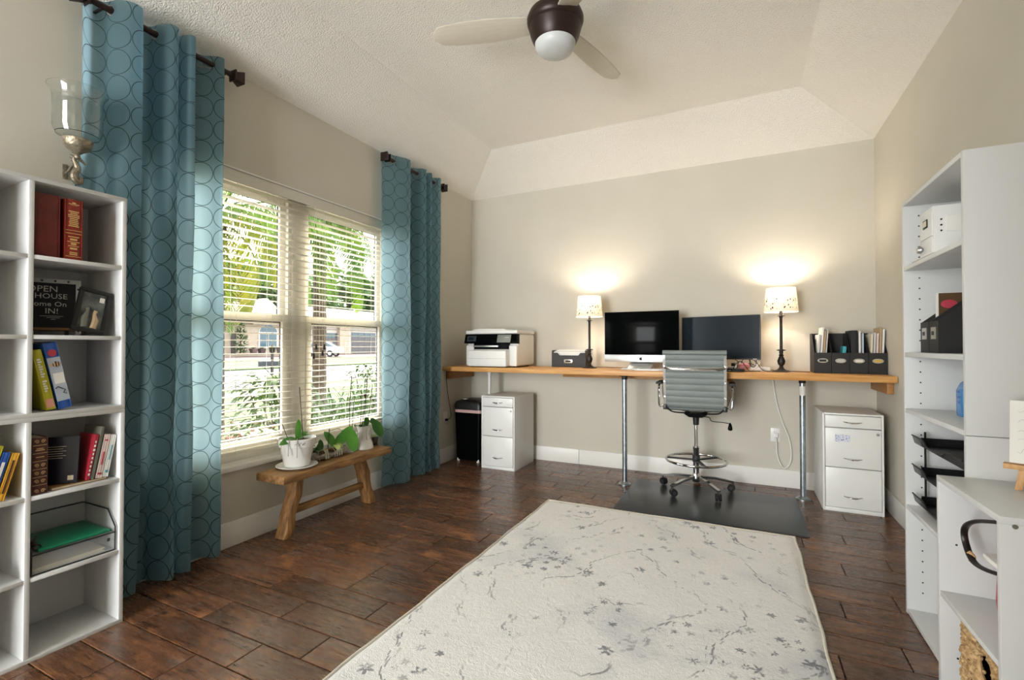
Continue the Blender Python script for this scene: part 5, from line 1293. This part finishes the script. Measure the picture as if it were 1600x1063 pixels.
mat('frond_green', '#6E8A1C', .5, col2='#3E6216', vs=3, transl=.5, rand=.15)
mat('frond_yellow', '#A09A28', .5, col2='#728220', vs=3, transl=.5, rand=.12)
mat('tree_leaf', '#5C7A3A', .6, col2='#3A5A2A', vs=2, transl=.35)
mat('shrub_leaf', '#2B4616', .5, col2='#4A621D', vs=5, transl=.3)
mat('croton_leaf', '#7A3E2A', .5, col2='#4A5E20', vs=7, lo=.42, hi=.55, transl=.3)
mat('blade_leaf', '#405A22', .5, col2='#274219', vs=4, transl=.35)
mat('car_white', '#E6E6E6', .2, coat=.5)
random.seed(21)
def flat(name, poly, z0, z1, m_):
    mb = MB(); n_ = len(poly); mb.add([(x, y, z0 if k < 0 else z) for k, (x, y, z) in enumerate(poly)], [tuple(range(n_))]); return struct(name, mb, m_, smooth=False)
def strip(name, xa, za, xb, zb, m_, ya=-30, yb=110):
    struct(name, MB().hexa([(xb, ya, zb-.3), (xa, ya, za-.3), (xa, yb, za-.3), (xb, yb, zb-.3), (xb, ya, zb), (xa, ya, za), (xa, yb, za), (xb, yb, zb)]), m_, smooth=False)
# strips run parallel to the house front
strip('ground_bed', -WT-.01, GZ, -3.2, GZ, 'mulch')
strip('ground_lawn', -3.2, GZ+.02, -10.2, GZ+.02, 'lawn')
strip('sidewalk', -10.2, GZ+.03, -11.6, GZ+.03, 'concrete')
strip('ground_verge', -11.6, GZ+.02, -12.6, GZ+.02, 'lawn')
strip('street', -12.6, GZ-.06, -25.5, GZ-.02, 'asphalt')
strip('ground_far_lawn', -25.5, GZ+.05, -34.5, .05, 'lawn')
strip('driveway', -34.5, .06, -46, .20, 'pavers')
strip('ground_far', -46, .15, -120, 2.0, 'lawn')
def P42(px, py, x=-42.0): return at(px, py, 0, x)
# house with the arched window
XH = -42.0
def house_box(mb, pxa, pxb, pya, pyb, x0, dep):
    a = at(pxa, pya, 0, x0); b = at(pxb, pyb, 0, x0)
    return mb.box(x0-dep, a.y, min(a.z, b.z), x0, b.y, max(a.z, b.z))
base1 = at(400, 553, 0, XH)
hs_ = thing('neighbour_house', 'cream stucco house with an arched window across the street', 'house', tuple(base1)); o = base1
def hp(name, mb, m_, parent=None): return mb.shift(-o).build(name, m_, parent or hs_)
q = MB(); a = at(335, 553, 0, XH); b = at(447, 553, 0, XH); hp('wall', q.box(XH-9, a.y, -.3, XH, b.y, 3.6), 'stucco')
yl, yr_ = a.y-1, b.y+.6
hp('roof', MB().prism([(XH+.8, 3.55), (XH+.8, 3.75), (XH-4.5, 6.0), (XH-9.8, 3.75), (XH-9.8, 3.55)], 1, yl, yr_), 'roof_tile')
g0, g1 = at(396, 483, 0, XH+.4), at(439, 483, 0, XH+.4); gm = (g0.y+g1.y)/2
hp('gable', MB().prism([(g0.y, 3.4), (g1.y, 3.4), (g1.y, g0.z), (gm, at(416, 466, 0, XH+.4).z), (g0.y, g0.z)], 0, XH-1, XH+.4), 'stucco_white')
wa, wb_ = at(405, 543, 0, XH), at(432, 521, 0, XH); wm = (wa.y+wb_.y)/2; wr = (wb_.y-wa.y)/2
wf = hp('window', MB().prism([(wa.y-.15, wa.z-.1), (wb_.y+.15, wa.z-.1)]+[(wm+(wr+.15)*math.cos(PI*k/14), wb_.z+(wr*.75+.15)*math.sin(PI*k/14)) for k in range(15)], 0, XH, XH+.08), 'stucco_white')
hp('arch_pane', MB().prism([(wm+wr*math.cos(PI*k/14), wb_.z+.1+wr*.75*math.sin(PI*k/14)) for k in range(15)], 0, XH+.08, XH+.1), 'house_glass', wf)
for (u0, u1) in ((.02, .48), (.52, .98)):
    y0_, y1_ = wa.y+2*wr*u0, wa.y+2*wr*u1; zm = (wa.z+wb_.z)/2
    hp('pane', MB().box(XH+.08, y0_, wa.z, XH+.1, y1_, zm-.04), 'house_glass', wf); hp('pane', MB().box(XH+.08, y0_, zm+.04, XH+.1, y1_, wb_.z-.02), 'house_glass', wf)
da, db = at(359, 552, 0, XH), at(369, 521, 0, XH)
dr_ = hp('door', MB().box(XH, da.y, da.z, XH+.06, db.y, db.z), 'door_dark'); hp('door_pane', MB().box(XH+.06, da.y+.3, da.z+.6, XH+.08, db.y-.3, db.z-.2), 'house_glass', dr_)
# house with two garage doors
XG = -44.0; base2 = at(560, 553, 0, XG); o = base2
hg = thing('neighbour_house', 'pale house with two grey garage doors across the street', 'house', tuple(base2))
a = at(500, 553, 0, XG); b = at(625, 553, 0, XG)
hp('wall', MB().box(XG-9, a.y, -.3, XG, b.y, 3.9), 'stucco_white', hg)
hp('roof', MB().prism([(XG+.9, 3.85), (XG+.9, 4.05), (XG-4.5, 6.4), (XG-9.8, 4.05), (XG-9.8, 3.85)], 1, a.y-.8, b.y+.8), 'roof_tile', hg)
for (p0, p1) in ((506, 528.5), (548.5, 586.5)):
    ga, gb = at(p0, 553, 0, XG), at(p1, 521, 0, XG); hgt = gb.z-ga.z
    gd = hp('garage_door', MB().box(XG, ga.y, ga.z, XG+.05, gb.y, gb.z), 'garage_grey', hg)
    for k in range(4):
        for c_ in range(4):
            ya, yb = ga.y+(gb.y-ga.y)*(c_+.08)/4, ga.y+(gb.y-ga.y)*(c_+.92)/4; za, zb = ga.z+hgt*(k+.08)/4, ga.z+hgt*(k+.92)/4
            hp('window_pane' if k == 3 else 'door_panel', MB().box(XG+.05, ya, za, XG+.075, yb, zb), 'house_glass' if k == 3 else 'garage_grey', gd)
pa, pb = at(531, 553, 0, XG+.5), at(546, 505, 0, XG+.5)
hp('stone_column', MB().box(XG, pa.y, pa.z, XG+.5, pb.y, pb.z), 'stucco', hg)
# parked car
cpos = at(500, 558, 0, -37.0); gz_ = .09
car = thing('parked_car', 'white car parked on the driveway before the garages', 'car', (cpos.x, cpos.y, gz_), rz=math.radians(205))
def bodysec(pts, hw0): return MB().prism(pts, 1, -hw0, hw0)
bodysec([(-2.2, .35), (2.2, .35), (2.25, .6), (2.15, .82), (1.2, .95), (-1.75, 1.0), (-2.2, .9), (-2.25, .6)], .88).build('body', 'car_white', car, bevel=.06)
bodysec([(1.15, .94), (.45, 1.42), (-1.0, 1.46), (-1.85, .98)], .74).build('cabin', 'house_glass', car, bevel=.04)
bodysec([(.5, 1.40), (.4, 1.46), (-.95, 1.50), (-1.05, 1.44)], .70).build('roof', 'car_white', car, bevel=.02)
for sx in (-1.38, 1.4):
    for sy in (-.83, .83):
        wl = MB().tube([(sx, sy-.1, .33), (sx, sy+.1, .33)], .33, 22).build('wheel', 'rubber', car); MB().tube([(sx, sy-.11, .33), (sx, sy+.11, .33)], .18, 16).build('hubcap', 'brushed_steel', wl)
# mailbox and its lamp post
mpz = at(425, 600, 0, -9.6); mb_t = thing('mailbox_post', 'dark mailbox and lantern on a post by the sidewalk', 'mailbox', (mpz.x, mpz.y, GZ+.02))
zt = at(425, 552, 0, -9.6).z-GZ-.02
MB().lathe([(.07, 0), (.07, .05), (.045, .10), (.04, zt)], 12).build('post', 'dark_iron', mb_t)
lan = MB().lathe([(.03, zt), (.075, zt+.03), (.095, zt+.16), (.10, zt+.17), (.02, zt+.25), (.008, zt+.28)], 8).build('lantern', 'dark_iron', mb_t)
zb_ = at(425, 574, 0, -9.6).z-GZ-.02
bx = MB().prism([(-.1, 0), (.1, 0), (.1, .12), (.07, .18), (0, .2), (-.07, .18), (-.1, .12)], 0, -.36, .16).shift((0, 0, zb_)).xf(Matrix.Rotation(math.radians(62), 4, 'Z')).build('box', 'charcoal', mb_t)
MB().tube([(0, 0, zb_-.25), (-.10, -.18, zb_)], .012, 6).build('brace', 'dark_iron', mb_t)

# palms
def frond_mesh(L, leaf_l, n_, droop, m_):
    mb = MB(); p = Vector((0, 0, 0)); d = Vector((1, 0, .75)).normalized(); pts = [p.copy()]
    for i in range(n_):
        d = (d+Vector((0, 0, -droop/n_))).normalized(); p = p+d*(L/n_); pts.append(p.copy())
    mb.tube(pts, [.018*(1-i/(n_+1))+.004 for i in range(n_+1)], 5)
    for i in range(3, n_+1):
        t_ = i/n_; ll = leaf_l*(.55+.45*math.sin(PI*min(1, t_*.9)))*(1 if t_ < .92 else .7)
        tg = (pts[i]-pts[i-1]).normalized()
        for s in (-1, 1):
            for k in (0, .5):
                b0 = pts[i-1].lerp(pts[i], k)
                mb.leaf(b0, tg*.75+Vector((0, s*.9, .15+random.uniform(-.1, .15))), (0, 0, 1), ll*random.uniform(.85, 1.15), .026, 1.2+random.uniform(0, .9), 5, .25)
    return mb.mesh('frond', m_)
def palm(label, px, x, crown_z, R_, nf, L, leaf_l, ms, seed):
    g = at(px, 560, 0, x); random.seed(seed)
    t = thing('palm_tree', label, 'palm tree', (g.x, g.y, GZ), group='palm trees in the front garden')
    cz_ = crown_z-GZ; N_ = 26; pr_ = []
    for i in range(N_+1): z = cz_*i/N_; pr_.append((R_*(1+.06*(i % 2))*(1.15-.15*i/N_), z))
    MB().lathe(pr_, 14).build('trunk', 'palm_bark', t, smooth=20)
    for k in range(nf):
        a_ = 2.399*k+random.uniform(-.2, .2); el = random.uniform(-.95, .5)
        fo_ = link('frond', ms[k % len(ms)], t, (0, 0, cz_-.05)); fo_.rotation_euler = (random.uniform(-.3, .3), -el, a_)
    MB().lathe([(R_, cz_-.35), (R_*1.3, cz_-.15), (R_*.9, cz_+.1), (.03, cz_+.3)], 12).build('crown_shaft', 'palm_bark', t)
random.seed(5)
F1 = frond_mesh(2.2, .55, 24, 2.2, 'frond_green'); F2 = frond_mesh(2.0, .6, 22, 2.8, 'frond_yellow'); F3 = frond_mesh(2.4, .5, 24, 1.8, 'frond_green')
palm('palm with a ringed brown trunk standing before the right window half', 499, -5.6, 3.95, .125, 24, 2.2, .5, [F1, F2, F3], 3)
palm('palm with low hanging fronds in front of the left window half', 335, -5.2, 3.35, .13, 19, 2.2, .5, [F1, F3, F2], 8)
# far trees
def tree(label, px, x, h, r, seed):
    g = at(px, 545, 0, x); rd = random.Random(seed); gz2 = .1
    t = thing('garden_tree', label, 'tree', (g.x, g.y, gz2), group='leafy trees behind the houses')
    MB().tube([(0, 0, -.4), (.1, .1, h*.3), (0, .2, h*.6)], [r*.09, r*.07, r*.04], 8).build('trunk', 'palm_bark', t)
    mb = MB()
    for k in range(620):
        while True:
            v = Vector((rd.uniform(-1, 1), rd.uniform(-1, 1), rd.uniform(-1, 1)))
            if .45 < v.length < 1: break
        c_ = Vector((v.x*r, v.y*r, h*.62+v.z*h*.42)); dd_ = Vector((rd.uniform(-1, 1), rd.uniform(-1, 1), rd.uniform(-.6, .6)))
        mb.leaf(c_, dd_, (rd.uniform(-.5, .5), rd.uniform(-.5, .5), 1), r*.34, r*.2, .5, 3, .2)
    mb.build('foliage', 'tree_leaf', t)['kind'] = 'stuff'
tree('broad green tree rising beside the grey garage doors', 592, -61, 15, 5.5, 1)
tree('green tree rising behind the garage house roof', 545, -62, 15, 5.5, 2)
tree('green tree between the two houses across the street', 468, -61, 13, 5, 3)
tree('green tree behind the roof of the cream house', 372, -61, 13, 6, 4)
# cypress by the door
cy_ = at(376, 553, 0, XH+1.2); t = thing('cypress_shrub', 'tall clipped cone shrub beside the front door across the street', 'shrub', (cy_.x, cy_.y, cy_.z))
hC = at(376, 502, 0, XH+1.2).z-cy_.z; mb = MB(); rd = random.Random(6)
for k in range(500):
    u = rd.random(); z = hC*u; rC = .72*math.sin(PI*min(1, (.18+.82*u)))**.8*(1-.45*u); a_ = rd.uniform(0, 2*PI)
    mb.leaf((rC*math.cos(a_)*.8, rC*math.sin(a_)*.8, z+.05), (math.cos(a_), math.sin(a_), .8), (0, 0, 1), .3, .14, .3, 3, .2)
mb.build('foliage', 'leaf_dark', t)['kind'] = 'stuff'; MB().cyl((0, 0, 0), (0, 0, hC*.8), .06, 8).build('stem', 'palm_bark', t)
for k, px in enumerate((396, 409, 438)):
    g = at(px, 552, 0, XH+1.0); t = thing('garden_pot', ('small terracotta pot by the cream house wall', 'dark square planter under the arched window', 'grey utility box at the corner of the cream house')[k], 'planter', tuple(g))
    loft(MB(), [(rr(.22, .22, .05), 0), (rr(.32, .32, .06), .45 if k < 2 else .6)]).build('pot', ('pavers', 'door_dark', 'garage_grey')[k], t)
    if k < 2:
        mb = MB()
        for j in range(26): mb.leaf((0, 0, .42), (math.cos(j*.7), math.sin(j*.7), rd.uniform(.6, 1.6)), (0, 0, 1), .4, .09, .6, 4, .2)
        mb.build('leaves', 'shrub_leaf', t)
    else: MB().box(-.3, -.3, .6, .3, .3, .66).build('cap', 'garage_grey', t)
# planting bed right outside the window
def bush(name, label, px, x, h, r, nl, ll, lw, m_, seed, spiky=False, group=None):
    rd = random.Random(seed); g = at(px, 600, 0, x); t = thing(name, label, 'shrub', (g.x, g.y, GZ), group=group)
    if not spiky:
        for k in range(5):
            a_ = k*1.3; MB().tube([(0, 0, 0), (r*.3*math.cos(a_), r*.3*math.sin(a_), h*.5), (r*.55*math.cos(a_), r*.55*math.sin(a_), h*.85)], [.014, .010, .005], 6).build('stem', 'palm_bark', t)
    mb = MB()
    for k in range(nl):
        a_ = rd.uniform(0, 2*PI)
        if spiky:
            b0 = (rd.uniform(-r, r)*.5, rd.uniform(-r, r)*.5, 0); mb.leaf(b0, (math.cos(a_)*.55, math.sin(a_)*.55, 1.3), (math.cos(a_), math.sin(a_), .2), ll*rd.uniform(.7, 1.1), lw, rd.uniform(.3, 1.1), 7, .2)
        else:
            u = rd.random()**.7; rad = r*math.sqrt(rd.random())*(.6+.4*math.sin(PI*u)); mb.leaf((rad*math.cos(a_), rad*math.sin(a_), h*(.15+.85*u)), (math.cos(a_), math.sin(a_), rd.uniform(-.1, 1.0)), (0, 0, 1), ll*rd.uniform(.7, 1.2), lw, .8, 5, .2)
    mb.build('foliage', m_, t)['kind'] = 'stuff'
bush('croton_shrub', 'tall leafy shrub with red tinted leaves outside the left window half', 428, -1.75, 1.22, .42, 330, .17, .055, 'shrub_leaf', 1)
bush('croton_shrub', 'low bronze and orange croton outside the left window half', 395, -1.25, .78, .42, 240, .16, .055, 'croton_leaf', 2)
bush('croton_shrub', 'low orange leaved croton behind the left curtain edge', 362, -1.0, .72, .32, 190, .16, .05, 'croton_leaf', 3)
bush('strappy_lily', 'pale strappy leaved lily clump low under the left window', 372, -1.0, .6, .2, 60, .6, .035, 'leaf_pale', 4, True, 'strappy lilies in the bed')
LILY = ['green lily clump between the palm trunk and the window', 'long leaved lily clump in the middle of the bed outside', 'arching lily clump behind the orchid pots outside the glass', 'tall lily clump beside the yellow green shrub outside', 'short lily clump growing closest to the house wall outside', 'lily clump growing in front of the palm trunk base', 'lily clump at the lawn side of the garden bed']
for k, (px, x, ll) in enumerate(((505, -1.6, 1.0), (530, -2.1, 1.15), (560, -1.5, 1.05), (585, -2.0, 1.2), (545, -1.0, .85), (515, -2.8, 1.1), (570, -3.0, 1.15))):
    bush('strappy_lily', LILY[k], px, x, 1, .35, 70, ll, .03, 'blade_leaf', 10+k, True, 'green lily clumps outside the right window')
bush('flowering_shrub', 'tall yellow green shrub behind the lily clumps outside the window', 578, -3.6, 1.15, .5, 260, .15, .05, 'shrub_leaf', 30)
